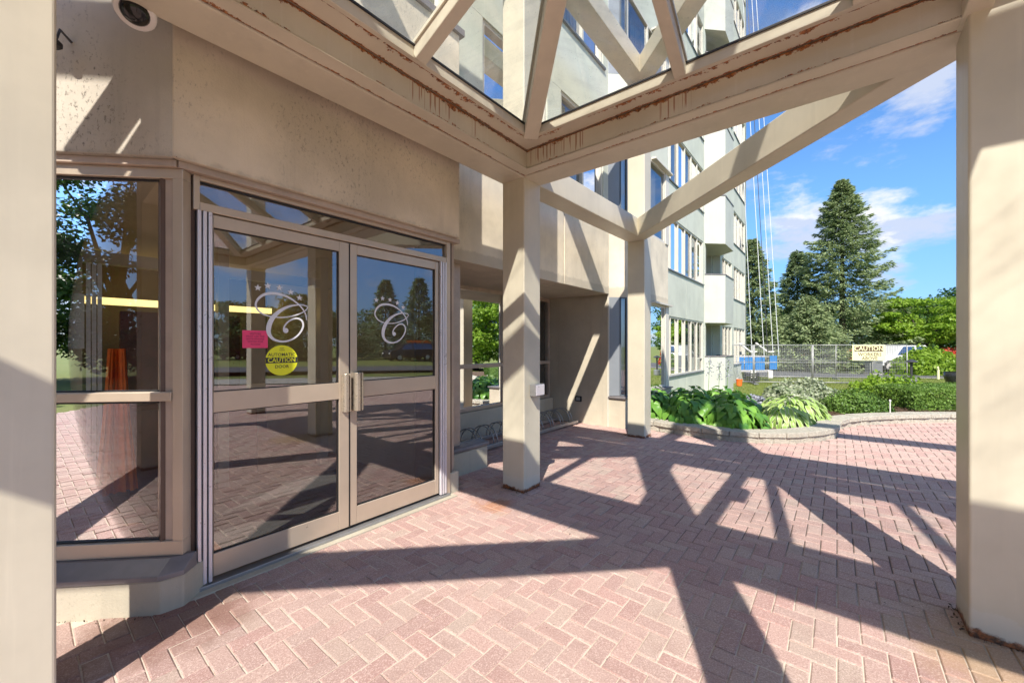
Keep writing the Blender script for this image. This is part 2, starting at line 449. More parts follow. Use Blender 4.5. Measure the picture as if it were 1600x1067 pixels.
# paving: one colour per paver, from the object's random number or the stored face value
m, nt, b, P, tco = newmat('concrete_paver')
oi = nt.n('ShaderNodeObjectInfo'); at = nt.n('ShaderNodeAttribute'); at.attribute_name = 'rnd'
rv = nt.math('FRACT', nt.math('ADD', nt.math('MULTIPLY', oi.outputs['Random'], 7.13), nt.math('MULTIPLY', at.outputs['Fac'], 5.37)))
ramp = nt.n('ShaderNodeValToRGB'); nt.l(rv, ramp.inputs[0])
els = ramp.color_ramp.elements
els[0].position = 0; els[0].color = (0.46, 0.275, 0.245, 1)
els[1].position = 1; els[1].color = (0.45, 0.345, 0.29, 1)
for p_, c_ in ((0.25, (0.41, 0.25, 0.225)), (0.5, (0.46, 0.325, 0.285)), (0.75, (0.50, 0.325, 0.285))):
    e = els.new(p_); e.color = (*c_, 1)
big = nt.noise(P, 0.7, 4, 0.6)
c = nt.mix(nt.math('MULTIPLY', nt.sstep(big, 0.35, 0.7), 0.40), ramp.outputs[0], (0.50, 0.375, 0.32))
gr = nt.noise(P, 130, 6, 0.9)
c = nt.mix(nt.math('MULTIPLY', nt.sstep(gr, 0.5, 0.60), 0.75), c, (0.80, 0.64, 0.56))
c = nt.mix(nt.math('MULTIPLY', nt.sstep(nt.noise(nt.mapv(P, loc=(3, 3, 3)), 120, 6, 0.9), 0.52, 0.62), 0.62), c, (0.22, 0.135, 0.12))
c = nt.mix(nt.math('MULTIPLY', nt.sstep(nt.noise(nt.mapv(P, loc=(9, 2, 0)), 5.5, 6, 0.7), 0.50, 0.72), 0.32), c, (0.30, 0.185, 0.16))
stain = nt.sstep(nt.noise(nt.mapv(P, loc=(4, 1, 0)), 1.6, 6, 0.7), 0.60, 0.75)
c = nt.mix(nt.math('MULTIPLY', stain, 0.35), c, (0.24, 0.13, 0.08))
vo = nt.n('ShaderNodeTexVoronoi'); nt.l(P, vo.inputs['Vector']); vo.inputs['Scale'].default_value = 3.1
c = nt.mix(nt.math('MULTIPLY', nt.math('LESS_THAN', vo.outputs['Distance'], 0.022), 0.75), c, (0.05, 0.04, 0.035))
cyl = nt.n('ShaderNodeVectorMath', operation='DISTANCE'); nt.l(nt.mapv(P, scale=(1, 1, 0)), cyl.inputs[0]); cyl.inputs[1].default_value = (-0.15, 3.55, 0)
near = nt.math('ADD', cyl.outputs['Value'], nt.math('MULTIPLY', nt.noise(P, 5, 4, 0.7), 0.6))
c = nt.mix(nt.math('MULTIPLY', nt.sstep(near, 0.55, 0.30), 0.55), c, (0.42, 0.17, 0.045))
cy2 = nt.n('ShaderNodeVectorMath', operation='DISTANCE'); nt.l(nt.mapv(P, scale=(1, 1, 0)), cy2.inputs[0]); cy2.inputs[1].default_value = (2.2, 1.7, 0)
near2 = nt.math('ADD', cy2.outputs['Value'], nt.math('MULTIPLY', nt.noise(P, 6, 4, 0.7), 0.5))
c = nt.mix(nt.math('MULTIPLY', nt.sstep(near2, 0.75, 0.45), 0.5), c, (0.40, 0.27, 0.12))
cy3 = nt.n('ShaderNodeVectorMath', operation='DISTANCE'); nt.l(nt.mapv(P, scale=(1, 1, 0)), cy3.inputs[0]); cy3.inputs[1].default_value = (-1.75, 2.1, 0)
near3 = nt.math('ADD', cy3.outputs['Value'], nt.math('MULTIPLY', nt.noise(P, 6, 4, 0.7), 0.5))
c = nt.mix(nt.math('MULTIPLY', nt.sstep(near3, 0.75, 0.40), 0.6), c, (0.16, 0.07, 0.04))
sp = nt.n('ShaderNodeSeparateXYZ'); nt.l(P, sp.inputs[0])
nt.l(c, b.inputs['Base Color']); b.inputs['Roughness'].default_value = 0.9; b.inputs['Specular IOR Level'].default_value = 0.3
bump(nt, b, nt.noise(P, 140, 6, 0.9), 0.9, 0.005)
M['paver'] = m

m, nt, b, P, tco = newmat('joint_sand')
sp = nt.n('ShaderNodeSeparateXYZ'); nt.l(P, sp.inputs[0])
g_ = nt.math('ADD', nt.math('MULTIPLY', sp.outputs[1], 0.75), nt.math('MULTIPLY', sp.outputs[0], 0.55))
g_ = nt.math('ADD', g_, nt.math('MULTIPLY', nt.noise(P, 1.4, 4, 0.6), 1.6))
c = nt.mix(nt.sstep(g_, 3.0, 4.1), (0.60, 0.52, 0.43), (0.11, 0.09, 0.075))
c = nt.mix(nt.math('MULTIPLY', nt.sstep(nt.noise(P, 30, 3, 0.7), 0.5, 0.75), 0.5), c, (0.14, 0.13, 0.09))
nt.l(c, b.inputs['Base Color']); b.inputs['Roughness'].default_value = 1
bump(nt, b, nt.noise(P, 200, 3, 0.7), 0.5, 0.004)
M['sand'] = m

def ground_mat(name, c1, c2, sc, bm=0.6, c3=None):
    m, nt, b, P, tco = newmat(name)
    c = nt.mix(nt.sstep(nt.noise(P, sc, 6, 0.7), 0.35, 0.65), c1, c2)
    c = nt.mix(nt.math('MULTIPLY', nt.sstep(nt.noise(P, 0.4, 4, 0.6), 0.4, 0.65), 0.4), c, c3 or c1)
    nt.l(c, b.inputs['Base Color']); b.inputs['Roughness'].default_value = 0.95; b.inputs['Specular IOR Level'].default_value = 0.2
    bump(nt, b, nt.noise(P, sc * 2, 5, 0.8), bm, 0.03)
    return m
M['lawn'] = ground_mat('lawn', (0.13, 0.17, 0.035), (0.22, 0.25, 0.07), 18, 0.8, (0.25, 0.24, 0.09))
M['mulch'] = ground_mat('mulch', (0.10, 0.062, 0.04), (0.22, 0.15, 0.105), 45, 1.0)
M['asphalt'] = ground_mat('asphalt', (0.10, 0.10, 0.105), (0.15, 0.15, 0.15), 60, 0.3)
M['walk'] = ground_mat('pale_concrete', (0.36, 0.34, 0.30), (0.44, 0.42, 0.37), 30, 0.2)
M['stone'] = ground_mat('wall_block', (0.45, 0.415, 0.34), (0.64, 0.60, 0.50), 26, 0.9)

def leaf_mat(name, c1, c2, trans=0.35, rim=None, rough=0.5):
    m = bpy.data.materials.new(name); m.use_nodes = True; nt = NT(m.node_tree)
    out = nt.n('ShaderNodeOutputMaterial'); geo = nt.n('ShaderNodeNewGeometry'); P = geo.outputs['Position']
    oi = nt.n('ShaderNodeObjectInfo')
    f = nt.sstep(nt.noise(P, 1.7, 4, 0.7), 0.35, 0.65)
    r_ = nt.math('FRACT', nt.math('ADD', geo.outputs['Random Per Island'], oi.outputs['Random']))
    c = nt.mix(nt.math('ADD', nt.math('MULTIPLY', f, 0.4), nt.math('MULTIPLY', r_, 0.6), True), c1, c2)
    if rim:
        at = nt.n('ShaderNodeTexCoord'); sp = nt.n('ShaderNodeSeparateXYZ'); nt.l(at.outputs['UV'], sp.inputs[0])
        e = nt.math('ABSOLUTE', nt.math('SUBTRACT', sp.outputs[0], 0.5))
        c = nt.mix(nt.sstep(e, 0.30, 0.36), c, rim)
    b = nt.n('ShaderNodeBsdfPrincipled'); nt.l(c, b.inputs['Base Color']); b.inputs['Roughness'].default_value = rough
    b.inputs['Specular IOR Level'].default_value = 0.35
    t = nt.n('ShaderNodeBsdfTranslucent'); nt.l(c, t.inputs[0])
    mx_ = nt.n('ShaderNodeMixShader'); mx_.inputs[0].default_value = trans
    nt.l(b.outputs[0], mx_.inputs[1]); nt.l(t.outputs[0], mx_.inputs[2]); nt.l(mx_.outputs[0], out.inputs[0])
    return m
M['spruce'] = leaf_mat('spruce_needles', (0.14, 0.205, 0.085), (0.50, 0.58, 0.30), 0.3)
M['spruce_dark'] = leaf_mat('dark_spruce_needles', (0.10, 0.16, 0.07), (0.36, 0.45, 0.23), 0.3)
M['locust'] = leaf_mat('locust_leaves', (0.16, 0.30, 0.02), (0.32, 0.46, 0.05), 0.45)
M['maple'] = leaf_mat('maple_leaves', (0.035, 0.085, 0.02), (0.10, 0.19, 0.035), 0.35)
M['hosta'] = leaf_mat('hosta_leaf', (0.035, 0.15, 0.03), (0.27, 0.52, 0.08), 0.3, rough=0.35)
M['hosta_lime'] = leaf_mat('lime_hosta_leaf', (0.25, 0.45, 0.07), (0.45, 0.62, 0.15), 0.3, rim=(0.55, 0.62, 0.34), rough=0.4)
M['box'] = leaf_mat('boxwood_leaves', (0.05, 0.12, 0.02), (0.20, 0.33, 0.06), 0.25)
M['varieg'] = leaf_mat('variegated_leaves', (0.16, 0.24, 0.09), (0.58, 0.60, 0.46), 0.3)
M['lavender'] = leaf_mat('greyish_leaves', (0.20, 0.22, 0.26), (0.45, 0.45, 0.50), 0.2)
M['grass'] = leaf_mat('grass_blades', (0.12, 0.17, 0.03), (0.27, 0.32, 0.08), 0.35)
M['redflower'] = leaf_mat('red_flowers', (0.45, 0.03, 0.02), (0.65, 0.10, 0.06), 0.3)

# ------------------------------------------------------------------ text
def text_mesh(name, body, size, F, cx, cy, off, mat, parent, xs=1.0, bold=0.0):
    cu = bpy.data.curves.new('t', 'FONT'); cu.body = body; cu.size = size; cu.align_x = 'CENTER'; cu.align_y = 'CENTER'
    cu.offset = bold; cu.resolution_u = 2
    to = bpy.data.objects.new('t', cu); COL.objects.link(to)
    dg = bpy.context.evaluated_depsgraph_get(); me = bpy.data.meshes.new_from_object(to.evaluated_get(dg))
    bpy.data.objects.remove(to); bpy.data.curves.remove(cu)
    atp = WORLD_AT.get(parent.name, Vector((0, 0, 0)))
    for v in me.vertices: v.co = F(cx + v.co.x * xs, off, cy + v.co.y) - atp
    me.name = name; me.materials.clear(); me.materials.append(mat)
    o = link(name, me, parent); WORLD_AT[o.name] = atp
    return o

# =================================================================== GROUND
def terr(x, y):
    """height of the land: level round the entrance, falling gently beyond the bed"""
    d = max(0.0, (y * 0.9 + x * 0.25) - 9.5)
    return -0.3 * min(1.0, d / 6.0) ** 1.0 if d < 6 else -0.3
mb = MB()
xs = [-400, -150, -60, -20] + [i * 1.0 for i in range(-6, 30)] + [34, 40, 60, 120, 400, 900]
ys = [-400, -100, -30] + [i * 1.0 for i in range(-8, 30)] + [34, 40, 60, 120, 300, 900]
for y in ys:
    for x in xs: mb.v.append(Vector((x, y, terr(x, y) - 0.03)))
nx = len(xs)
for j in range(len(ys) - 1):
    for i in range(nx - 1): mb.f.append((j * nx + i, j * nx + i + 1, (j + 1) * nx + i + 1, (j + 1) * nx + i))
struct('ground', mb, M['lawn'])

# planter kerb line in world x, y (outer foot of the wall)
KERB = [(2.05, 6.9), (2.34, 6.68), (2.47, 6.54), (2.88, 6.13), (3.25, 5.88), (3.68, 5.76), (4.2, 5.80), (4.88, 6.08), (5.16, 6.35),
        (5.50, 6.72), (5.95, 7.0), (6.57, 7.18), (7.3, 7.30), (8.13, 7.36), (9.5, 7.25), (11.5, 6.9), (14, 6.2)]
def catmull(pts, step):
    out = []
    P_ = [Vector((p[0], p[1], 0)) for p in pts]
    for i in range(len(P_) - 1):
        p0 = P_[max(i - 1, 0)]; p1 = P_[i]; p2 = P_[i + 1]; p3 = P_[min(i + 2, len(P_) - 1)]
        for j in range(12):
            t = j / 12
            out.append(0.5 * ((2 * p1) + (-p0 + p2) * t + (2 * p0 - 5 * p1 + 4 * p2 - p3) * t * t + (-p0 + 3 * p1 - 3 * p2 + p3) * t ** 3))
    out.append(P_[-1])
    res = [out[0]]; acc = 0
    for a, b_ in zip(out, out[1:]):
        L = (b_ - a).length
        while acc + L >= step:
            r_ = (step - acc) / L; a = a + (b_ - a) * r_; res.append(a.copy()); L = (b_ - a).length; acc = 0
        acc += L
    return res
KL = catmull(KERB, 0.1)
def in_bed(x, y):
    if x < 2.05 or x > 14: return y > 7.4
    for a, b_ in zip(KL, KL[1:]):
        if a.x <= x <= b_.x or b_.x <= x <= a.x:
            t = 0 if b_.x == a.x else (x - a.x) / (b_.x - a.x)
            return y > a.y + (b_.y - a.y) * t + 0.04
    return False
# paving: sand bed + herringbone pavers
plaza = MB().poly([XY(-8, -8, -0.006), XY(11.6, -8, -0.006), XY(11.6, 9.3, -0.006), XY(-8, 9.3, -0.006)])
plaza_o = struct('paving', plaza, M['sand'])
PITCH, GAP = 0.0895, 0.0026
bricks = []
N = 200
for i in range(-N, N):
    for j in range(-N, N):
        d = (i - j) % 4
        if d == 0: cs, ct, rot = (i + 1) * PITCH, (j + 0.5) * PITCH, 0
        elif d == 3: cs, ct, rot = (i + 0.5) * PITCH, (j + 1) * PITCH, 1
        else: continue
        p = ST(cs, ct)
        if not (-8 < p.x < 11.6 and -8 < p.y < 9.2): continue
        if in_bed(p.x, p.y): continue
        if ct < -2.95 and cs < 2.85 and cs - ct > 3.2 and cs > -1.8: continue
        if cs < -1.7 and ct < -5.0: continue
        if cs > -1.7 and ct < -4.45 and cs - ct > 3.2 or cs > 6.7 and ct < -3.0: continue
        bricks.append((p, rot))
def brick_verts(cs_, rot, hz, tilt=(0, 0)):
    L, W_ = PITCH - GAP, PITCH / 2 - GAP
    if rot: L, W_ = W_, L
    L *= 1; out = []
    for (e, z) in ((0, -0.02), (0, hz - 0.004), (0.005, hz)):
        for sx, sy in ((-1, -1), (1, -1), (1, 1), (-1, 1)):
            a, b_ = sx * (L - e), sy * (W_ - e)
            out.append(U * a + V * b_ + Vector((0, 0, z + (a * tilt[0] + b_ * tilt[1] if z > 0.0 or True else 0))))
    return out
BF = [(8, 9, 10, 11)] + [(4 + i, 4 + (i + 1) % 4, 8 + (i + 1) % 4, 8 + i) for i in range(4)] + [(i, (i + 1) % 4, 4 + (i + 1) % 4, 4 + i) for i in range(4)]
def vis_key(p):
    y = p.y
    if y < 1.5 or abs(p.x) > 1.29 * y: return 1e9
    s_, t_ = to_st(p)
    if t_ < -2.8: return 1e9
    return y * y + 0.3 * p.x * p.x
bricks.sort(key=lambda q: vis_key(q[0]))
proto = {}
for rot in (0, 1):
    for var in range(6):
        q = MB(); q.v = brick_verts(None, rot, 0.0, (rnd.uniform(-.02, .02), rnd.uniform(-.02, .02))); q.f = list(BF)
        proto[rot, var] = q.mesh('paver', M['paver'])
for p, rot in bricks[:298]:
    o = link('paver', proto[rot, rnd.randrange(6)], plaza_o, p + Vector((0, 0, rnd.uniform(-0.0028, 0.0022))))
q = MB(); q.col = []
for p, rot in bricks[298:]:
    b0 = len(q.v); dz = Vector((0, 0, rnd.uniform(-0.0028, 0.0022)))
    q.v += [p + dz + v for v in brick_verts(None, rot, 0.0, (rnd.uniform(-.01, .01), rnd.uniform(-.01, .01)))]
    q.f += [tuple(b0 + k_ for k_ in f_) for f_ in BF]; q.col += [rnd.random()] * len(BF)
o = link('paver_field', q.mesh('paver_field', M['paver']), plaza_o); o['kind'] = 'stuff'
# weeds and grit in the joints by the kerb
# bed soil
mb = MB()
top = [Vector((p.x, p.y + 0.06, 0.11)) for p in KL]
for a, b_ in zip(top, top[1:]):
    yb = 10.2
    mb.poly([a, b_, Vector((b_.x, max(b_.y, 8.6) + 0.2 + 0.06 * b_.x, 0.04)), Vector((a.x, max(a.y, 8.6) + 0.2 + 0.06 * a.x, 0.04))])
struct('mulch_bed', mb, M['mulch'])
# driveway and far pavement
def sheet(name, pts, z, mat):
    return struct(name, MB().poly([XY(x, y, terr(x, y) + z) for x, y in pts]), mat)
sheet('driveway', [(13, 22.5), (60, 17.5), (60, 22.8), (9, 29)], 0.0, M['asphalt'])
sheet('driveway_kerb', [(13, 22.1), (60, 17.0), (60, 17.5), (13, 22.5)], 0.006, M['walk'])
sheet('side_drive', [(15, -20), (20, -20), (24, 17), (19, 17)], 0.30, M['asphalt']).location.z = -0.0
sheet('footpath', [(12, -14), (14.6, -14), (14.6, 6.0), (12, 6.6)], 0.004, M['walk'])

# retaining kerb of blocks
pw = thing('planter_wall', 'low curved retaining wall of grey split-face blocks round the hosta bed', 'garden wall', (3.7, 5.8, 0))
def block_run(name, step, off0, off1, z0, z1, gap, jitter, shift=0.0):
    pts = catmull(KERB, step)
    for idx, (a, b_) in enumerate(zip(pts, pts[1:])):
        if a.x > 11: break
        d = (b_ - a).normalized(); n = Vector((-d.y, d.x, 0))
        p0 = a + d * gap; p1 = b_ - d * gap
        j = [rnd.uniform(-jitter, jitter) for _ in range(4)]
        mbb = MB(); base = len(mbb.v)
        plan = [p0 + n * (off0 + j[0]), p0.lerp(p1, .5) + n * (off0 + j[1] - 0.008), p1 + n * (off0 + j[2]), p1 + n * off1, p0 + n * off1]
        for z in (z0, z1 + rnd.uniform(-.004, .004)):
            for q_ in plan: mbb.v.append(Vector((q_.x, q_.y, z)))
        mbb.f += [(4, 3, 2, 1, 0), (5, 6, 7, 8, 9)] + [(i, (i + 1) % 5, 5 + (i + 1) % 5, 5 + i) for i in range(5)]
        part(name, mbb, M['stone'], pw, bevel=0.008, seg=2)
block_run('wall_block', 0.235, 0.015, 0.22, -0.02, 0.080, 0.002, 0.005)
block_run('cap_stone', 0.38, -0.015, 0.29, 0.083, 0.155, 0.003, 0.006)

# =================================================================== THE BUILDING
bld = thing('apartment_building', 'pale green concrete apartment tower with strip windows and angular balconies', 'building', ST(3, -3.1, 0))
NF = 9
def levels():
    out = [(0.53, 2.25)]
    for n in range(NF - 1): out.append((3.58 + 2.56 * n, 5.10 + 2.56 * n))
    return out
LV = levels()
TOPZ = LV[-1][1] + 1.2
def window(F, a0, a1, z0, z1, n, depth=0.10, mat='win_frame', inset=-0.07, transom=None, blind=True, blind_mat='trans', fw=0.045):
    q = MB(); b0, b1 = inset - depth / 2, inset + depth / 2
    q.box(F, a0, a1, b0, b1, z0, z0 + fw); q.box(F, a0, a1, b0, b1, z1 - fw, z1)
    for i in range(n + 1):
        a = a0 + (a1 - a0) * i / n
        lo = max(a0, a - fw / 2) if 0 < i < n else (a0 if i == 0 else a1 - fw)
        q.box(F, lo, lo + fw, b0 - 0.002, b1 + 0.002, z0 + fw, z1 - fw)
    if transom:
        q.box(F, a1 - (a1 - a0) / n, a1 - fw, b0 + 0.01, b1 - 0.004, transom, transom + 0.04)
    w_ = part('window', q, M[mat], bld)
    for i in range(n):
        p0 = a0 + (a1 - a0) * i / n + fw / 2; p1 = a0 + (a1 - a0) * (i + 1) / n - fw / 2
        part('pane', MB().poly([F(p0, inset, z0 + fw), F(p1, inset, z0 + fw), F(p1, inset, z1 - fw), F(p0, inset, z1 - fw)]), M['win_glass'], w_)
    if blind:
        q = MB(); x = a0 + 0.04
        while x < a1 - 0.06:
            wv = rnd.choice([0.09, 0.09, 0.12]); 
            if rnd.random() < 0.93: q.box(F, x, x + wv * 0.82, inset - 0.16, inset - 0.15 , z0 + 0.03, z1 - 0.02)
            x += wv
        if q.v: part('blind', q, M[blind_mat], w_)
    return w_
SEG = {}
# core behind all windows
core = MB()
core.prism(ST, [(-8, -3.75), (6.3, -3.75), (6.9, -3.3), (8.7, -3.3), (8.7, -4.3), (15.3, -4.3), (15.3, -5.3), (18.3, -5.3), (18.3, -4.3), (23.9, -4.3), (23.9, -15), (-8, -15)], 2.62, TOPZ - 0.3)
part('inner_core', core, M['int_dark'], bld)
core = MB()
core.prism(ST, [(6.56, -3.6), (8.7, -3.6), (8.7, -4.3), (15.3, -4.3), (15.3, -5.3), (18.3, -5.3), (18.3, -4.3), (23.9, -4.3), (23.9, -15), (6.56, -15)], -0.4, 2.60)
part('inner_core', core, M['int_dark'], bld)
def wall(F, a0, a1, z0, z1, mat='tower', th=0.28, name='wall', bevel=0.0, b1=0.0):
    return part(name, MB().box(F, a0, a1, b1 - th, b1, z0, z1), M[mat], bld, bevel=bevel)
def facade(F, L, wins, mat='tower', ground=True, g0=-0.4):
    """wins: list of (a0,a1,n)"""
    prev = None
    for k_, (z0, z1) in enumerate(LV):
        if k_ == 0 and not ground: prev = None; continue
        lo = g0 if k_ == 0 else LV[k_ - 1][1]
        if k_ == 1 and not ground: lo = g0
        if z0 - lo > 0.03:
            npn = max(1, round(L / 2.2))
            for i_ in range(npn): wall(F, L * i_ / npn + (0.006 if i_ else 0), L * (i_ + 1) / npn - 0.006 * (i_ < npn - 1), lo + 0.004, z0 - 0.004, mat, name='spandrel')
            wall(F, 0, L, lo, z0, 'ledge', name='joint_backing', th=0.2, b1=-0.03)
        x = 0
        for (a0, a1, n) in wins:
            if a0 > x + 0.01: wall(F, x, a0, z0, z1, mat)
            window(F, a0, a1, z0, z1, n, transom=(z0 + 0.42 if k_ % 2 == 0 else None))
            part('sill', MB().box(F, a0 - 0.04, a1 + 0.04, -0.02, 0.035, z0 - 0.035, z0), M['win_dark'], bld)
            x = a1
        if x < L - 0.01: wall(F, x, L, z0, z1, mat)
    wall(F, 0, L, LV[-1][1], TOPZ, mat, name='parapet')
FA = frame((0.56, -3.1), (1, 0))
facade(FA, 5.94, [(0.35, 2.2, 3), (2.75, 4.05, 2), (4.4, 5.75, 2)], ground=False, g0=3.56)
part('wall', MB().box(ST, -8, 0.55, -3.4, -3.1, 4.40, TOPZ), M['tower'], bld)
FB = frame((6.5, -3.1), (1, 1)); LB = 0.34
FC = frame((6.74, -2.86), (1, 0)); LC = 2.21
FD = frame((8.95, -3.7), (1, 0)); LD = 6.6
FE = frame((18.1, -3.7), (1, 0)); LE = 6.0
facade(FD, LD, [(2.2, 6.45, 6)])
facade(FE, LE, [(0.3, 2.3, 3), (2.75, 5.6, 4)])
# bay
for k_, (z0, z1) in enumerate(LV):
    lo = 2.25 if k_ == 1 else (LV[k_ - 1][1] if k_ else 0.0)
    if k_:
        part('spandrel', MB().prism(ST, [(6.5, -3.1), (6.74, -2.86), (8.95, -2.86), (8.95, -3.7), (6.5, -3.7)], lo, z0), M['stucco' if k_ == 1 else 'tower'], bld)
    part('metal_panel', MB().box(FB, 0.0, 0.21, -0.06, 0.0, z0, z1), M['panel_blue'], bld, bevel=0.004)
    window(FB, 0.212, LB, z0, z1, 1, inset=-0.02, mat='win_dark', transom=None, depth=0.05, fw=0.02, blind=False)
    window(FC, 0.01, 2.0, z0, z1, 2, inset=-0.03, depth=0.06)
    part('corner_post', MB().box(FC, 2.0, 2.21, -0.10, 0.02, z0, z1), M['win_frame'], bld)
    part('bay_cornice', MB().box(FC, 1.2, 2.27, -0.02, 0.09, z1, z1 + 0.035), M['win_frame'], bld)
part('base_wall', MB().prism(ST, [(6.504, -3.1), (6.504, -2.79), (8.95, -2.79), (8.95, -3.7), (6.6, -3.7), (6.6, -3.1)], -0.1, 0.49), M['stucco'], bld)
part('ledge', MB().box(ST, 6.47, 8.98, -3.09, -2.76, 0.50, 0.525), M['ledge'], bld)
part('wall', MB().box(ST, 8.93, 8.95, -3.7, -2.861, 0.0, TOPZ), M['tower'], bld)
part('end_wall', MB().box(ST, 23.82, 24.1, -15, -3.7, -0.4, TOPZ), M['tower'], bld)
part('roof', MB().prism(ST, [(-8, -3.2), (6.5, -3.2), (8.9, -3.2), (8.9, -3.8), (24, -3.8), (24, -15), (-8, -15)], TOPZ - 0.28, TOPZ - 0.1), M['ledge'], bld)
# balcony recess and balconies
part('recess_wall', MB().box(ST, 15.55, 15.75, -4.85, -3.69, -0.4, TOPZ), M['tower'], bld)
part('recess_wall', MB().box(ST, 17.95, 18.1, -4.85, -3.99, -0.4, TOPZ), M['tower'], bld)
FR = frame((15.75, -4.6), (1, 0))
for k_, (z0, z1) in enumerate(LV):
    lo = -0.4 if k_ == 0 else LV[k_ - 1][1] + 0.12
    wall(FR, 0, 2.2, lo, lo + 0.3)
    window(FR, 0.0, 2.2, lo + 0.3, z1, 5, inset=-0.03)
    bz = -0.35 if k_ == 0 else LV[k_ - 1][1] - 0.02
    tz = 1.0 if k_ == 0 else bz + 1.72
    outer = [(15.55, -3.7), (16.12, -3.13), (17.57, -3.13), (18.1, -3.66)]
    inner = [(18.0, -3.80), (17.53, -3.25), (16.17, -3.25), (15.66, -3.78)]
    bal = part('balcony', MB().prism(ST, outer + inner, bz, tz), M['tower_white'], bld)
    part('rail_cap', MB().prism(ST, [(s_ - 0.0, t_ + 0.02) for s_, t_ in outer] + [(s_, t_ - 0.02) for s_, t_ in inner], tz + 0.002, tz + 0.04), M['ledge'], bal)
    if k_:
        part('balcony_slab', MB().prism(ST, [(15.6, -4.6)] + [(15.66, -3.76), (16.18, -3.24), (17.52, -3.24), (18.0, -3.78), (18.0, -4.6)], bz + 0.003, bz + 0.14), M['tower_white'], bal)
# entrance block --------------------------------------------------------------
KX = (0.54, -2.75)
FL = frame((0.54, -2.75), (1, 1))        # left window plane, a negative to the left
fas = MB().box(ST, 0.53, 2.62, -3.09, -2.75, 2.41, 4.3)
part('concrete_fascia', fas, M['concrete'], bld, bevel=0.006)
fl_ = MB().prism(lambda a, b_, c: FL(a, b_, c), [(-3.2, 0.0), (-0.012, 0.0), (-0.012, -0.30), (-3.2, -0.30)], 2.41, 4.3)
part('concrete_fascia', fl_, M['concrete_grey'], bld, bevel=0.006)
part('parapet_cap', MB().box(ST, 0.4, 2.66, -3.0, -2.72, 4.30, 4.36), M['ledge'], bld)
part('concrete_fascia', MB().box(ST, 2.64, 5.02, -3.38, -3.085, 2.30, 3.55), M['stucco'], bld, bevel=0.005)
part('concrete_fascia', MB().box(ST, 5.03, 6.49, -3.38, -3.08, 2.30, 3.55), M['stucco'], bld, bevel=0.005)
part('corner_seam', MB().box(FL, -0.012, 0.004, -0.05, -0.004, 2.411, 4.299), M['frame_dark'], bld)
# soffits
part('soffit', MB().box(ST, 2.63, 6.5, -4.40, -3.385, 2.30, 2.40), M['stucco'], bld)
LOB = [(2.64, -2.92), (0.53, -2.92), (0.45, -2.96), (-1.75, -5.16), (-1.75, -7.35), (2.64, -7.35)]
part('soffit', MB().prism(ST, LOB, 2.44, 2.58), M['int_ceil'], bld)
part('wall', MB().box(ST, -8, -1.76, -5.3, -5.05, -0.1, 2.6), M['tower'], bld)
# recess side wall, back glazing
part('side_wall', MB().box(ST, 6.5, 6.55, -4.36, -3.11, -0.05, 2.30), M['stucco'], bld)
part('corner_bead', MB().box(ST, 6.488, 6.515, -3.11, -3.085, 0.0, 2.298), M['win_frame'], bld)
FRW = frame((3.1, -4.3), (1, 0))
part('recess_base', MB().box(ST, 3.1, 6.48, -4.40, -4.22, -0.05, 0.42), M['kerb'], bld, bevel=0.01)
rw = MB(); rw.box(FRW, 0, 3.38, -0.08, 0.0, 0.42, 0.47); rw.box(FRW, 0, 3.38, -0.08, 0.0, 2.24, 2.30); rw.box(FRW, 0, 3.38, -0.078, 0.01, 1.06, 1.12)
for a in (0.0, 2.02, 2.9, 3.33): rw.box(FRW, a, a + 0.05, -0.082, 0.004, 0.47, 2.24)
rwo = part('recess_window', rw, M['post'], bld, bevel=0.003)
for a0, a1 in ((0.05, 2.02), (2.07, 2.9), (2.95, 3.33)):
    for z0, z1 in ((0.47, 1.06), (1.12, 2.24)):
        part('pane', MB().poly([FRW(a0, -0.04, z0), FRW(a1, -0.04, z0), FRW(a1, -0.04, z1), FRW(a0, -0.04, z1)]), M['door_glass'], rwo)
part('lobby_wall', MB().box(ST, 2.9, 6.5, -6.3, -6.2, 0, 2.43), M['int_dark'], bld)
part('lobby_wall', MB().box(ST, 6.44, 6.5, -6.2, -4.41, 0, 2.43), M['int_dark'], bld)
# pier beside the doors with its base
part('pier', MB().box(ST, 2.66, 3.11, -4.30, -3.25, 0.0, 2.30), M['post'], bld, bevel=0.006)
part('pier', MB().box(ST, 2.61, 2.67, -3.4, -2.88, 0.0, 2.41), M['post'], bld, bevel=0.004)
part('pier_base', MB().box(ST, 2.74, 3.46, -3.32, -3.16, -0.02, 0.245), M['kerb'], bld, bevel=0.012)
part('pier_base_ledge', MB().prism(ST, [(2.72, -3.33), (3.48, -3.33), (3.48, -3.145), (2.72, -3.145)], 0.248, 0.30), M['ledge'], bld, bevel=0.02)
part('pier_base', MB().box(ST, 2.56, 2.70, -3.30, -2.84, -0.02, 0.20), M['kerb'], bld, bevel=0.012)
# kerb under the left window
part('window_kerb', MB().prism(FL, [(-3.2, 0.05), (-0.04, 0.05), (0.035, -0.012), (0.05, -0.20), (-3.2, -0.20)], -0.02, 0.175), M['kerb'], bld, bevel=0.008)
ledge = MB(); 
lp = [(-3.2, 0.062, 0.178), (-3.2, 0.062, 0.205), (-3.2, -0.03, 0.255), (-3.2, -0.10, 0.255), (-3.2, -0.10, 0.178)]
n0 = len(ledge.v)
for a in (-3.2, -0.045, 0.045):
    sh = 0.055 if a > 0 else 0.0
    for (_, b_, c_) in lp: ledge.v.append(FL(a, b_ - sh * (1 if b_ > -0.05 else 0), c_))
for i in range(2):
    for j in range(5): ledge.f.append((i * 5 + j, i * 5 + (j + 1) % 5, (i + 1) * 5 + (j + 1) % 5, (i + 1) * 5 + j))
ledge.f += [(0, 1, 2, 3, 4), (14, 13, 12, 11, 10)]
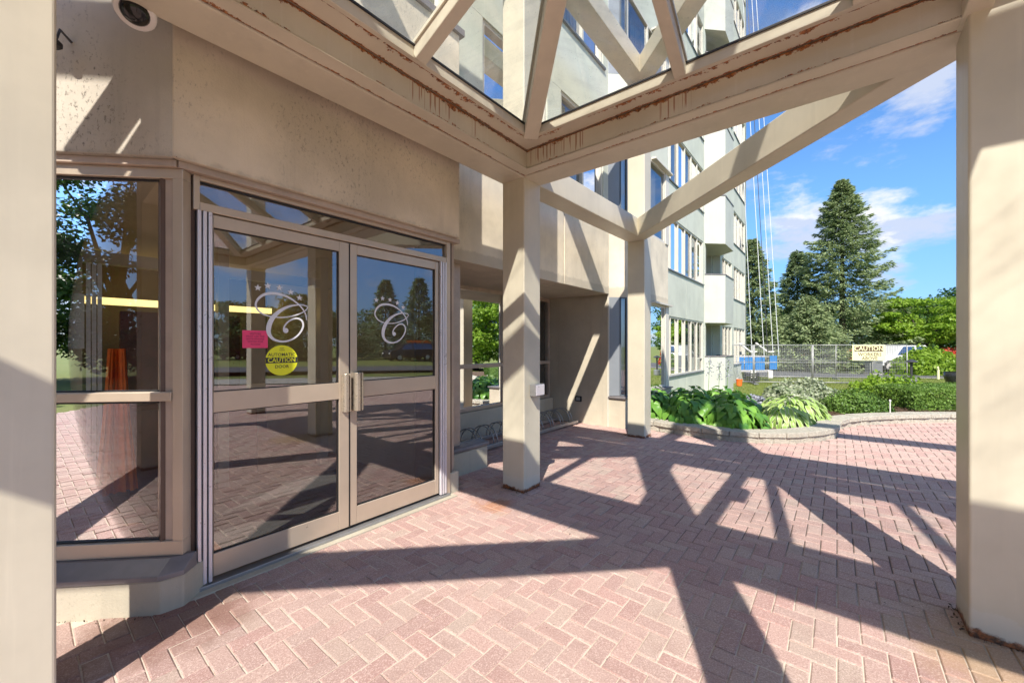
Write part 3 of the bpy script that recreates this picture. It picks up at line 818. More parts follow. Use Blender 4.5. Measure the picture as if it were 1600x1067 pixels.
part('window_ledge', ledge, M['ledge'], bld, bevel=0.004)
# left window
lw = MB(); B0, B1 = -0.12, -0.055
lw.box(FL, -3.2, 0.0, B0, B1, 0.256, 0.335); lw.box(FL, -3.2, 0.0, B0, B1, 2.315, 2.37)
lw.box(FL, -0.052, 0.0, B0 - .002, B1 + .002, 0.335, 2.315)
lw.box(FL, -0.93, -0.88, B0 - .002, B1 + .002, 0.335, 2.315)
lw.box(FL, -0.88, -0.052, B0 + .002, B1 - .002, 1.098, 1.15)
lwo = part('side_window', lw, M['frame'], bld, bevel=0.003)
part('mid_rail', MB().box(FL, -0.88, -0.053, B1 - .001, B1 + 0.012, 1.10, 1.148), M['frame'], lwo, bevel=0.003)
for z0, z1 in ((0.335, 1.098), (1.15, 2.315)):
    for a0, a1 in ((-0.88, -0.052), (-3.2, -0.93)):
        part('pane', MB().poly([FL(a0, -0.09, z0), FL(a1, -0.09, z0), FL(a1, -0.09, z1), FL(a0, -0.09, z1)]), M['side_glass'], lwo)
for z0, z1 in ((0.335, 1.098), (1.15, 2.315)):
    for g0_, g1_ in ((z0, z0 + 0.008), (z1 - 0.012, z1)):
        part('gasket', MB().box(FL, -0.88, -0.052, -0.088, -0.078, g0_, g1_), M['black'], lwo)
# head trim over all glazing
part('head_trim', MB().box(FL, -3.2, -0.02, -0.14, -0.03, 2.371, 2.409), M['post'], bld, bevel=0.003)
FDoor = frame((0.0, -2.84), (1, 0))
part('head_trim', MB().box(FDoor, 0.56, 2.66, -0.08, 0.055, 2.371, 2.409), M['post'], bld, bevel=0.003)
# posts between window and doors
part('corner_post', MB().prism(ST, [(0.553, -2.835), (0.625, -2.835), (0.625, -2.93), (0.52, -2.93), (0.52, -2.868)], 0.18, 2.371), M['post'], bld, bevel=0.004)
part('post_reveal', MB().box(FDoor, 0.50, 0.56, -0.09, -0.03, 0.18, 2.37), M['frame_dark'], bld)
part('post_reveal', MB().box(FDoor, 0.625, 0.648, -0.08, -0.02, 0.02, 2.37), M['frame_dark'], bld)
# door frame
df = MB()
df.box(FDoor, 0.635, 0.665, -0.06, 0.012, 2.175, 2.371)
df.box(FDoor, 0.665, 2.53, -0.06, 0.012, 2.345, 2.371); df.box(FDoor, 0.665, 2.53, -0.06, 0.012, 2.175, 2.222)
df.box(FDoor, 2.53, 2.575, -0.06, 0.014, 0.0, 2.371)
dfo = part('door_frame', df, M['frame'], bld, bevel=0.003)
part('post_reveal', MB().box(FDoor, 2.575, 2.612, -0.06, -0.01, 0.0, 2.371), M['frame_dark'], bld)
part('jamb', MB().box(FDoor, 2.50, 2.53, -0.058, -0.03, 0.03, 2.175), M['frame_dark'], dfo)
part('jamb', MB().box(FDoor, 0.648, 0.665, -0.058, -0.03, 0.03, 2.175), M['frame_dark'], dfo)
part('pane', MB().poly([FDoor(0.665, -0.02, 2.222), FDoor(2.53, -0.02, 2.222), FDoor(2.53, -0.02, 2.345), FDoor(0.665, -0.02, 2.345)]), M['door_glass'], dfo)
part('gasket', MB().box(FDoor, 0.665, 2.53, -0.019, -0.006, 2.333, 2.345), M['black'], dfo)
# threshold
part('threshold', MB().box(FDoor, 0.60, 2.56, -0.06, 0.035, -0.01, 0.028), M['steel'], bld, bevel=0.004)
part('door_sill', MB().box(ST, 0.60, 2.60, -2.99, -2.755, -0.05, 0.008), M['kerb'], bld)

def script_c(F, cx, cz, wdt, hgt, off, parent):
    """calligraphic looped C as a ribbon of changing width"""
    pts = [(630, 435, 7), (622, 385, 9), (600, 340, 10), (560, 295, 10), (500, 250, 12), (430, 215, 15), (350, 196, 19), (270, 196, 20), (200, 217, 19), (150, 262, 16), (130, 312, 13), (142, 352, 12),
           (180, 390, 10), (240, 412, 9), (310, 422, 8), (390, 420, 9), (470, 405, 9), (550, 378, 9), (610, 345, 8), (640, 310, 7), (628, 292, 7), (580, 286, 8), (510, 292, 11), (440, 312, 17),
           (370, 350, 24), (310, 402, 31), (270, 460, 36), (250, 520, 36), (250, 575, 30), (275, 618, 23), (320, 646, 17), (390, 657, 14), (465, 640, 12), (530, 600, 12), (575, 545, 13), (594, 490, 14), (580, 445, 14),
           (540, 424, 13), (490, 430, 12), (440, 460, 11), (405, 500, 11), (392, 540, 11)]
    q = MB()
    P2 = [(cx + (x - 385) / 510 * wdt, cz - (y - 427) / 465 * hgt, (w_ * 1.25 + 2) / 510 * wdt) for x, y, w_ in pts]
    dense = []
    for i in range(len(P2) - 1):
        p0, p1, p2, p3 = P2[max(i - 1, 0)], P2[i], P2[i + 1], P2[min(i + 2, len(P2) - 1)]
        for j in range(4):
            t = j / 4
            dense.append(tuple(0.5 * (2 * p1[k_] + (-p0[k_] + p2[k_]) * t + (2 * p0[k_] - 5 * p1[k_] + 4 * p2[k_] - p3[k_]) * t * t + (-p0[k_] + 3 * p1[k_] - 3 * p2[k_] + p3[k_]) * t ** 3) for k_ in range(3)))
    dense.append(P2[-1])
    L_ = len(dense)
    for i, (x, y, w_) in enumerate(dense):
        a = dense[max(i - 1, 0)]; b_ = dense[min(i + 1, L_ - 1)]
        dx, dy = b_[0] - a[0], b_[1] - a[1]; l_ = math.hypot(dx, dy) or 1
        nx_, ny_ = -dy / l_, dx / l_
        lay = off + 0.00015 * (i / L_)
        q.v.append(F(x + nx_ * w_ / 2, lay, y + ny_ * w_ / 2)); q.v.append(F(x - nx_ * w_ / 2, lay, y - ny_ * w_ / 2))
    for i in range(L_ - 1): q.f.append((2 * i, 2 * i + 1, 2 * i + 3, 2 * i + 2))
    bx, by = cx + (414 - 385) / 510 * wdt, cz - (548 - 427) / 465 * hgt
    q.poly([F(bx + math.cos(a * math.pi / 8) * 27 / 510 * wdt, off + 0.0003, by + math.sin(a * math.pi / 8) * 27 / 510 * wdt) for a in range(16)])
    for sx, sy in ((150, 155), (240, 128), (352, 135), (465, 165), (555, 215)):
        ux, uy = cx + (sx - 385) / 510 * wdt, cz - (sy - 427) / 465 * hgt; rr = 37 / 510 * wdt
        ring = []
        for k_ in range(10):
            r_ = rr if k_ % 2 == 0 else rr * 0.4
            a = math.pi / 2 + k_ * math.pi / 5
            ring.append((ux + r_ * math.cos(a), uy + r_ * math.sin(a)))
        for k_ in range(10):
            q.poly([F(ux, off, uy), F(*(ring[k_][0], off, ring[k_][1])), F(*(ring[(k_ + 1) % 10][0], off, ring[(k_ + 1) % 10][1]))])
    return part('emblem', q, M['etch'], parent, recalc=False)

def door(a0, a1, g0, g1, hand):
    q = MB(); d0, d1 = -0.045, 0.0
    q.box(FDoor, a0, g0, d0, d1, 0.05, 2.168); q.box(FDoor, g1, a1, d0, d1, 0.05, 2.168)
    q.box(FDoor, g0, g1, d0 + .001, d1 - .001, 2.095, 2.168); q.box(FDoor, g0, g1, d0 + .001, d1 - .001, 1.01, 1.13); q.box(FDoor, g0, g1, d0 + .001, d1 - .001, 0.05, 0.183)
    dr = part('entrance_door', q, M['frame'], bld, bevel=0.004)
    for z0, z1 in ((0.183, 1.01), (1.13, 2.095)):
        part('pane', MB().poly([FDoor(g0, -0.022, z0), FDoor(g1, -0.022, z0), FDoor(g1, -0.022, z1), FDoor(g0, -0.022, z1)]), M['door_glass'], dr)
    gk = MB()
    for z0, z1 in ((0.183, 1.01), (1.13, 2.095)):
        for A0, A1, Z0, Z1 in ((g0, g0 + .005, z0, z1), (g1 - .005, g1, z0, z1), (g0 + .005, g1 - .005, z0, z0 + .005), (g0 + .005, g1 - .005, z1 - .006, z1)):
            gk.box(FDoor, A0, A1, -0.021, -0.010, Z0, Z1)
    part('gasket', gk, M['black'], dr)
    # push bar, wide aluminium rail fixed on the mid rail
    if hand == 'L':
        part('door_handle', MB().prism(FDoor, [(1.512, 0.002), (1.512, 0.04), (1.522, 0.052), (1.545, 0.052), (1.548, 0.03), (1.556, 0.03), (1.558, 0.045), (1.566, 0.045), (1.566, 0.002)], 0.915, 1.195), M['handle'], dr, bevel=0.003)
    else:
        part('door_handle', MB().prism(FDoor, [(1.592, 0.002), (1.592, 0.05), (1.604, 0.066), (1.628, 0.066), (1.632, 0.045), (1.640, 0.045), (1.644, 0.058), (1.660, 0.052), (1.660, 0.002)], 0.915, 1.200), M['handle'], dr, bevel=0.003)
    part('meeting_seal', MB().box(FDoor, (a1 - 0.004 if hand == 'L' else a0), (a1 if hand == 'L' else a0 + 0.004), -0.040, 0.002, 0.052, 2.166), M['black'], dr)
    # folding finger guard strips along the hinge side
    e0, e1 = (0.648, 0.726) if hand == 'L' else (2.447, 2.528)
    wd = (e1 - e0) / 3
    for i in range(3):
        part('finger_guard', MB().box(FDoor, e0 + i * wd + 0.004, e0 + (i + 1) * wd - 0.004, -0.01, 0.022, 0.035, 2.174), M['alu'], dr, bevel=0.003)
    part('guard_backing', MB().box(FDoor, e0, e1, -0.02, 0.002, 0.035, 2.172), M['black'], dr)
    return dr
dl = door(0.728, 1.575, 0.732, 1.497, 'L')
drr = door(1.577, 2.445, 1.638, 2.405, 'R')
script_c(FDoor, 1.118, 1.585, 0.32, 0.315, -0.0195, dl)
script_c(FDoor, 1.962, 1.582, 0.32, 0.315, -0.0195, drr)
# stickers
def disc(name, F, cx, cz, r, off, mat, parent, z0=-9, z1=9, n=40):
    pts = []
    for k_ in range(n):
        a = 2 * math.pi * k_ / n; y = max(z0, min(z1, r * math.sin(a)))
        pts.append(F(cx + r * math.cos(a), off, cz + y))
    return part(name, MB().poly(pts), mat, parent)
SX, SZ = 1.113, 1.305
disc('caution_sticker', FDoor, SX, SZ, 0.1, -0.0205, M['yellow'], dl)
part('sticker_band', MB().poly([FDoor(SX - .0985, -0.0200, SZ - .018), FDoor(SX + .0985, -0.0200, SZ - .018), FDoor(SX + .0985, -0.0200, SZ + .02), FDoor(SX - .0985, -0.0200, SZ + .02)]), M['ink'], dl)
text_mesh('lettering', 'CAUTION', 0.041, FDoor, SX, SZ + .001, -0.0195, M['yellow'], dl, bold=0.0006, xs=0.93)
text_mesh('lettering', 'AUTOMATIC', 0.029, FDoor, SX, SZ + .037, -0.0197, M['ink'], dl, bold=0.0004)
text_mesh('lettering', 'DOOR', 0.029, FDoor, SX, SZ - .042, -0.0197, M['ink'], dl, bold=0.0004)
text_mesh('lettering', 'KEEP\nCLEAR', 0.012, FDoor, SX, SZ + .073, -0.0197, M['ink'], dl)
part('notice_sticker', MB().prism(FDoor, [(0.885, -.0215), (1.028, -.0215), (1.028, -.0205), (0.885, -.0205)], 1.387, 1.498), M['pink'], dl)
text_mesh('lettering', 'VISITORS\nMUST USE THE\nENTRYPHONE\nSYSTEM FOR\nACCESS', 0.0165, FDoor, 0.957, 1.443, -0.0197, M['ink_red'], dl, xs=0.95)

# lobby interior ---------------------------------------------------------------
lobby = MB().prism(ST, LOB, -0.05, 0.002)
m, nt, b, P, tco = newmat('lobby_tile')
bt = nt.n('ShaderNodeTexBrick'); nt.l(nt.mapv(P, rot=(0, 0, -(math.pi / 2 - AX))), bt.inputs['Vector'])
bt.inputs['Scale'].default_value = 5; bt.inputs['Color1'].default_value = (0.11, 0.05, 0.038, 1); bt.inputs['Color2'].default_value = (0.14, 0.07, 0.05, 1); bt.inputs['Mortar'].default_value = (0.25, 0.20, 0.16, 1)
bt.inputs['Mortar Size'].default_value = 0.012
nt.l(bt.outputs[0], b.inputs['Base Color']); b.inputs['Roughness'].default_value = 0.35
M['lobby_tile'] = m
part('lobby_floor', lobby, M['lobby_tile'], bld)
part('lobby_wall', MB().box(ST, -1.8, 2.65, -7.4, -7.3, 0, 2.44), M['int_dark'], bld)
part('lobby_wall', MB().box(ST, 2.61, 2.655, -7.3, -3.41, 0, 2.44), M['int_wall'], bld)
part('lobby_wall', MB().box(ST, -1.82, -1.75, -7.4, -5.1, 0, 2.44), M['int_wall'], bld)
# inner doors
idf = MB()
FI = frame((0, -4.75), (1, 0))
for a in (-0.75, 0.25, 1.25, 2.25): idf.box(FI, a, a + 0.09, -0.05, 0.05, 0, 2.44)
idf.box(FI, -0.75, 2.6, -0.045, 0.045, 2.08, 2.18); idf.box(FI, -0.66, 2.6, -0.04, 0.04, 0.92, 1.0)
part('inner_screen', idf, M['frame'], bld)
for k_ in range(3): part('finger_guard', MB().box(FI, 0.36 + k_ * 0.032, 0.385 + k_ * 0.032, 0.051, 0.07, 0.02, 2.07), M['alu'], bld)
m, nt, b, P, tco = newmat('strip_glow')
b.inputs['Base Color'].default_value = (0.8, 0.6, 0.2, 1); b.inputs['Emission Color'].default_value = (1.0, 0.78, 0.30, 1); b.inputs['Emission Strength'].default_value = 1.3
M['strip_glow'] = m
single('light_strip', MB().box(ST, -1.2, 2.5, -6.9, -6.80, 1.90, 1.98), M['strip_glow'], 'glowing yellow strip light along the back of the lobby seen through the doors', 'strip light')
dk = thing('reception_desk', 'dark red-brown wooden desk inside the lobby behind the left window', 'desk', ST(1.1, -5.2, 0))
part('desk_top', MB().box(ST, 0.62, 1.75, -5.6, -5.0, 0.80, 0.85), M['wood'], dk, bevel=0.005)
part('desk_front', MB().box(ST, 0.66, 1.7, -5.08, -5.03, 0.0, 0.799), M['wood'], dk)
part('desk_back', MB().box(ST, 0.66, 1.7, -5.62, -5.57, 0.0, 1.75), M['wood'], dk)
fm = MB().box(ST, 0.9, 2.3, -4.4, -3.1, 0.004, 0.016)
single('door_mat', fm, M['mat'], 'charcoal ribbed mat lying inside the entrance doors', 'mat')
# orange barrier cloth
oc = MB(); pr = None
for i in range(25):
    a = i / 24
    x = 0.40 + a * 0.16
    col_ = [ST(0.48 + (x - 0.48) * sc__ + 0.01 * math.sin(i * 2.1), -4.2 + 0.03 * math.sin(i * 1.3), z) for z, sc__ in ((0.30, 1.5), (0.9, 0.9), (1.38, 0.6))]
    if pr:
        oc.poly([pr[0], col_[0], col_[1], pr[1]]); oc.poly([pr[1], col_[1], col_[2], pr[2]])
    pr = col_
single('safety_netting', oc, M['orange'], 'orange safety netting hanging in a strip inside the left window', 'netting')
single('notice_board', MB().box(ST, 0.20, 0.32, -4.30, -4.28, 1.38, 1.78), M['white'], 'pale notice sheet hanging behind the left window pane', 'notice')

# =================================================================== CANOPY
can = thing('entrance_canopy', 'beige steel entrance canopy with glass pyramid roof, rust-streaked gutters and square columns', 'canopy', ST(1.6, -0.9, 0))
CW = 0.27
cols = [(3.04, -2.58), (2.90, 0.495), (5.98, -2.53), (-0.17, -2.58), (0.05, 0.45), (-2.9, -2.53)]
for (s0, t0) in cols:
    part('column', MB().box(ST, s0, s0 + CW, t0, t0 + CW, -0.005, 5.445 if t0 < 0 else 5.715), M['column'], can, bevel=0.012, seg=3)
# ring: outer box beam + inner gutter
SO0, SO1, TO0, TO1 = 0.08, 3.31, -2.58, 3.90
def rect(d):
    return [(SO0 + d, TO0 + d), (SO1 - d, TO0 + d), (SO1 - d, TO1 - d), (SO0 + d, TO1 - d)]
def ring_side(name, k_, d0, d1, z0, z1, mat, bevel=0.01):
    A, B = rect(d0), rect(d1); j = (k_ + 1) % 4
    q = MB().prism(ST, [A[k_], A[j], B[j], B[k_]], z0, z1)
    return part(name, q, M[mat], can, bevel=bevel, seg=3)
def ring_strip(name, k_, d0, z0, d1, z1, mat):
    """strip from (d0,z0) [v=0] to (d1,z1) [v=1]"""
    A, B = rect(d0), rect(d1); j = (k_ + 1) % 4
    a0, a1 = ST(*A[k_], z0), ST(*A[j], z0); b0, b1 = ST(*B[k_], z1), ST(*B[j], z1)
    q = MB(); q.poly([a0, a1, b1, b0]); L = (a1 - a0).length
    q.uv[0] = [(k_ * 10, 0), (k_ * 10 + L, 0), (k_ * 10 + L - (L - (b1 - b0).length) / 2, 1), (k_ * 10 + (L - (b1 - b0).length) / 2, 1)]
    return q
for k_ in range(4):
    ring_side('ring_beam', k_, 0.0, 0.27, 3.0, 3.30, 'beam', 0.012)
    ring_side('gutter', k_, 0.286, 0.52, 3.175, 3.20, 'beam', 0)
    # the gutter's three visible skins, in one part with rust along its seams
    for nm, a in (('gutter_lip', (0.284, 3.004, 0.388, 3.006, 'rust_groove')), ('gutter_face', (0.393, 3.011, 0.393, 3.163, 'rust_face')), ('gutter_soffit', (0.398, 3.168, 0.530, 3.172, 'rust_under'))):
        q = ring_strip(nm, k_, *a[:4], a[4])
        # give the sheet thickness by doubling it a few millimetres behind
        off = Vector((0, 0, 0.004)) if nm != 'gutter_face' else None
        vs = list(q.v); c0 = None
        nv = []
        for v_ in vs:
            if off is not None: nv.append(v_ + off)
            else:
                s_, t_ = to_st(v_); ds = -1 if k_ == 3 else (1 if k_ == 1 else 0); dt = -1 if k_ == 0 else (1 if k_ == 2 else 0)
                nv.append(v_ + U * 0.004 * ds + V * 0.004 * dt)
        b0 = len(q.v); q.v += nv; q.f.append((b0 + 3, b0 + 2, b0 + 1, b0)); q.uv[1] = [q.uv[0][i] for i in (3, 2, 1, 0)]
        part(nm, q, M[a[4]], can, recalc=False)
    # rounded arrises between the skins
    A = rect(0.391); j = (k_ + 1) % 4
    part('gutter_edge', MB().tube([ST(*A[k_], 3.009), ST(*A[j], 3.009)], 0.0065, 8), M['beam'], can, smooth=True)
    ring_side('seam', k_, 0.268, 0.288, 3.05, 3.10, 'frame_dark', 0)
    ring_side('glazing_sill', k_, 0.532, 0.565, 3.165, 3.235, 'beam', 0.003)
    ring_side('glazing_seal', k_, 0.566, 0.574, 3.232, 3.245, 'black', 0)
part('shade_flashing', MB().box(ST, -0.6, 3.3, -2.748, -2.582, 3.27, 3.31), M['beam'], can)  # hidden plate added to stop sun falling through the gap onto the fascia
# rafters and panes: a hipped glass roof, its ridge running out from the doors
ZB, ZR = 3.24, 3.86
EA = 0.57
e0, e1, f0, f1 = SO0 + EA, SO1 - EA, TO0 + EA, TO1 - EA
sm_ = (e0 + e1) / 2
hip0, hip1 = f0 + 1.09, f1 - 1.09
def rafter(p, q_, wd, dp, cap=True):
    p, q_ = Vector(p), Vector(q_); d = (q_ - p).normalized()
    part('rafter', MB().bar(p - d * 0.02 - Vector((0, 0, dp / 2 - 0.004)), q_ - Vector((0, 0, dp / 2 - 0.004)), wd, dp), M['beam'], can, bevel=0.006)
    if cap: part('rafter_cap', MB().bar(p + Vector((0, 0, 0.012)), q_ + Vector((0, 0, 0.012)), wd * 1.3, 0.02), M['beam'], can)
R0, R1 = ST(sm_, hip0, ZR), ST(sm_, hip1, ZR)
for p, q_ in ((ST(e0, f0, ZB), R0), (ST(e1, f0, ZB), R0), (ST(e0, f1, ZB), R1), (ST(e1, f1, ZB), R1)): rafter(p, q_, 0.125, 0.10)
rafter(ST(1.58, f0, ZB), R0, 0.085, 0.085); rafter(ST(sm_, f1, ZB), R1, 0.085, 0.085)
part('ridge', MB().bar(R0 - Vector((0, 0, .04)), R1 - Vector((0, 0, .04)), 0.08, 0.10), M['beam'], can, bevel=0.006)
ts_ = [hip0 + 0.15 if False else -0.80, 0.10, 1.12, 2.10]
for t_ in ts_:
    tr_ = max(t_, hip0)
    for e in (e0, e1):
        rafter(ST(e, t_ - (0.14 if e == e0 and t_ < 0 else 0), ZB), ST(sm_, tr_, ZR), 0.075, 0.08)
def pane(*pts): part('glass_pane', MB().poly([Vector(p) for p in pts]), M['roof_glass'], can, recalc=False)
pane(ST(e0, f0, ZB), ST(1.58, f0, ZB), R0); pane(ST(1.58, f0, ZB), ST(e1, f0, ZB), R0)
pane(ST(e0, f1, ZB), ST(sm_, f1, ZB), R1); pane(ST(sm_, f1, ZB), ST(e1, f1, ZB), R1)
for e in (e0, e1):
    pane(ST(e, f0, ZB), ST(e, -0.80, ZB), R0)
    tt = [-0.80, 0.10, 1.12, 2.10]
    for a, b_ in zip(tt, tt[1:]): pane(ST(e, a, ZB), ST(e, b_, ZB), ST(sm_, b_, ZR), ST(sm_, max(a, hip0), ZR))
    pane(ST(e, 2.10, ZB), ST(e, f1, ZB), R1, ST(sm_, 2.10, ZR))
# trellis beams and upper frame
def hbeam(a, b_, z, wd, ht, name='trellis_beam', ext=0.0):
    p, q_ = ST(*a, z + ht / 2), ST(*b_, z + ht / 2); d = (q_ - p).normalized()
    part(name, MB().bar(p - d * ext, q_ + d * ext, wd, ht), M['beam'], can, bevel=0.010, seg=3)
c = lambda i: (cols[i][0] + CW / 2, cols[i][1] + CW / 2)
hbeam((3.312, c(0)[1]), (5.985, c(2)[1] + 0.015), 3.0, 0.262, 0.27)
hbeam((6.05, -2.46), (3.12, 0.60), 3.002, 0.20, 0.27)
hbeam((-2.9 + CW, c(5)[1]), (-0.165, c(3)[1]), 3.0, 0.262, 0.27)
hbeam((-2.75, -2.40), (0.10, 0.45), 3.002, 0.20, 0.27)
hbeam((0.09, 0.60), (-0.17, -2.40), 3.302, 0.2, 0.05)
ZU = 5.44
ZV = 5.72
hbeam((-2.9, c(5)[1]), (6.25, c(2)[1]), ZU, 0.26, 0.27, 'upper_beam')
for a, b_, wd in (((3.04, -2.32), (3.04, 3.9), 0.26), ((0.33, 0.55), (2.90, 0.55), 0.16), ((0.20, -2.32), (0.20, 3.9), 0.24)):
    hbeam(a, b_, ZV, wd, 0.24, 'upper_beam')
part('tie_beam', MB().box(ST, 0.36, 3.03, 0.475, 0.575, 3.0, 3.165), M['beam'], can, bevel=0.006)
for a, b_ in ((3.04, 3.6), (0.05, 3.6)): part('column', MB().box(ST, a, a + CW, b_, b_ + CW, -0.005, 5.715), M['column'], can, bevel=0.012, seg=3)
hbeam((6.02, -2.30), (3.22, 0.55), ZU + 0.002, 0.25, 0.266, 'upper_beam')
hbeam((-2.68, -2.30), (0.02, 0.42), ZV, 0.20, 0.22, 'upper_beam')
jbx = thing('light_box', 'small box lamp fixed on the tie beam behind the viewer under the glass roof', 'lamp', ST(1.62, 0.62, 3.08))
part('lamp_housing', MB().box(ST, 1.46, 1.80, 0.577, 0.68, 3.02, 3.13), M['beam'], jbx, bevel=0.006)
part('lamp_lens', MB().box(ST, 1.49, 1.77, 0.59, 0.67, 3.005, 3.019), M['white'], jbx)

# =================================================================== SMALL THINGS ON THE BUILDING
cam_ax = Vector((0.30, -0.52, -0.80)).normalized()
cp = ST(0.36, -2.60, 2.99)
sc_ = thing('security_camera', 'white turret security camera with dark lens dome above the left window', 'camera', cp)
part('housing', MB().lathe(cp - cam_ax * 0.13, cam_ax, [(0.05, 0), (0.062, 0.01), (0.066, 0.08), (0.078, 0.10), (0.080, 0.128), (0.074, 0.136), (0.056, 0.138)], 28), M['white'], sc_, smooth=False)
part('lens_dome', MB().lathe(cp, cam_ax, [(0.058, 0.0), (0.056, 0.010), (0.048, 0.024), (0.032, 0.036), (0.012, 0.042)], 24), M['lens'], sc_, smooth=True)
part('lens', MB().lathe(cp - cam_ax * 0.01, cam_ax, [(0.030, 0.0), (0.030, 0.018), (0.014, 0.022)], 20), M['black'], sc_)
part('bracket', MB().tube([cp - cam_ax * 0.12, cp - cam_ax * 0.13 + Vector((-0.02, 0.05, 0.10))], 0.035, 14), M['white'], sc_)
lp_ = FL(-0.50, 0.0, 2.98)
wl = thing('bracket_lamp', 'small dark lamp on a thin arm high on the stained concrete at the far left', 'lamp', lp_)
n_ = (FL(0, 1, 0) - FL(0, 0, 0)).normalized()
part('arm', MB().tube([lp_, lp_ + n_ * 0.06 + Vector((0, 0, 0.02)), lp_ + n_ * 0.08 + Vector((0, 0, -0.05))], 0.006, 8), M['dark_steel'], wl)
part('lamp_head', MB().lathe(lp_ + n_ * 0.08 + Vector((0, 0, -0.09)), (0, 0, 1), [(0.012, 0), (0.024, 0.012), (0.024, 0.03), (0.010, 0.045)], 14), M['black'], wl)
# switch box on the middle column
bx = ST(3.2, -2.31, 0.97)
jb = thing('switch_box', 'small grey metal switch box on the side of the middle column', 'switch', bx)
part('box_body', MB().box(ST, 3.13, 3.285, -2.309, -2.245, 0.915, 1.03), M['steel'], jb, bevel=0.004)
part('box_cover', MB().box(ST, 3.137, 3.278, -2.244, -2.238, 0.922, 1.023), M['alu'], jb, bevel=0.003)
# step light on the side wall
sl = thing('recessed_wall_light', 'small dark rectangular wall light low on the beige side wall', 'wall light', ST(6.49, -3.68, 0.44))
part('light_frame', MB().box(ST, 6.478, 6.499, -3.745, -3.615, 0.385, 0.485), M['black'], sl, bevel=0.008)
part('lens_grille', MB().box(ST, 6.474, 6.4775, -3.72, -3.64, 0.405, 0.465), M['steel'], sl)
# bike rack
def bike_rack(o, n, label):
    rk = thing('bike_rack', label, 'bike rack', ST(*o, 0), group='bike racks in the recess')
    Fr = frame(o, (1, 0.0))
    for z in (0.05,):
        for b_ in (0.0, 0.42): part('rail', MB().bar(Fr(0, b_, z), Fr(n * 0.30, b_, z), 0.05, 0.05), M['steel'], rk, bevel=0.005)
    for i in range(n):
        for dx in (0.05, 0.13):
            pts = []
            for j in range(13):
                a = math.pi * j / 12
                pts.append(Fr(i * 0.30 + dx, 0.21 + 0.21 * math.cos(a), 0.07 + 0.22 * math.sin(a)))
            part('hoop', MB().tube(pts, 0.008, 6), M['steel'], rk, smooth=True)
    return rk
bike_rack((3.75, -4.05), 4, 'low steel bike rack standing behind the middle column nearer the doors')
bike_rack((5.15, -4.05), 4, 'low steel bike rack standing against the beige side wall')

# =================================================================== VEGETATION
def leafset(q, p, size, nrm=None, aspect=1.0):
    """one leaf-shaped quad"""
    d = Vector((rnd.gauss(0, 1), rnd.gauss(0, 1), rnd.gauss(0, 0.6)))
    if nrm is not None: d = d * 0.6 + nrm
    d.normalize()
    x = d.cross(Vector((rnd.gauss(0, 1), rnd.gauss(0, 1), rnd.gauss(0, 1)))).normalized(); y = d.cross(x)
    b0 = len(q.v)
    q.v += [p - x * size * aspect, p - y * size * 0.5, p + x * size * aspect, p + y * size * 0.5]
    q.f.append((b0, b0 + 1, b0 + 2, b0 + 3))
def spruce(x, y, h, r, mat, label, group, nb=420, qn=42, z0=-0.3, seed=1, leaf=0.11, bot=0.04):
    rr = random.Random(seed)
    t = thing('spruce_tree', label, 'spruce tree', (x, y, z0), group=group)
    part('trunk', MB().tube([Vector((x, y, z0)), Vector((x, y, z0 + h * 0.5)), Vector((x, y, z0 + h * 0.97))], h * 0.018, 8, 0.02), M['bark'], t)
    q = MB()
    for i in range(nb):
        f = (i + rr.random()) / nb; f = f ** 0.8
        zz = z0 + h * (bot + (0.98 - bot) * f)
        irr = 0.88 + 0.22 * mnoise.noise(Vector((f * 9, seed * 3.1, 0)))
        R0 = r * (1 - f) ** 0.78 * irr * rr.choice([0.66, 0.82, 0.95, 1.02, 1.12]) + 0.12
        a = i * 2.39996 + rr.uniform(-.3, .3)
        d = Vector((math.cos(a), math.sin(a), 0)); side = Vector((-d.y, d.x, 0))
        n_q = int(qn * (0.35 + 0.9 * R0 / r))
        for k_ in range(n_q):
            u_ = rr.random() ** 0.6
            rad = u_ * R0
            droop = -0.20 * rad + 0.13 * R0 * max(0, u_ - 0.72) / 0.28
            wdt = 0.30 * R0 * (1.05 - u_) + 0.07
            off = rr.uniform(-1, 1) * wdt
            p = Vector((x, y, zz)) + d * rad + side * off + Vector((0, 0, droop - abs(off) * 0.25 + rr.uniform(-0.16, 0.02) * (0.4 + u_)))
            tdir = (d * 0.7 + side * (off / (wdt + .01)) * 0.8 + Vector((0, 0, rr.uniform(-.5, .2)))).normalized()
            L = leaf * rr.uniform(0.9, 2.2); W_ = leaf * rr.uniform(0.16, 0.36)
            nn = tdir.cross(Vector((rr.gauss(0, .5), rr.gauss(0, .5), 1))).normalized()
            b0 = len(q.v)
            q.v += [p, p + tdir * L * .5 + nn * W_, p + tdir * L, p + tdir * L * .5 - nn * W_]
            q.f.append((b0, b0 + 1, b0 + 2, b0 + 3))
    part('crown', q, M[mat], t, recalc=False)
    return t
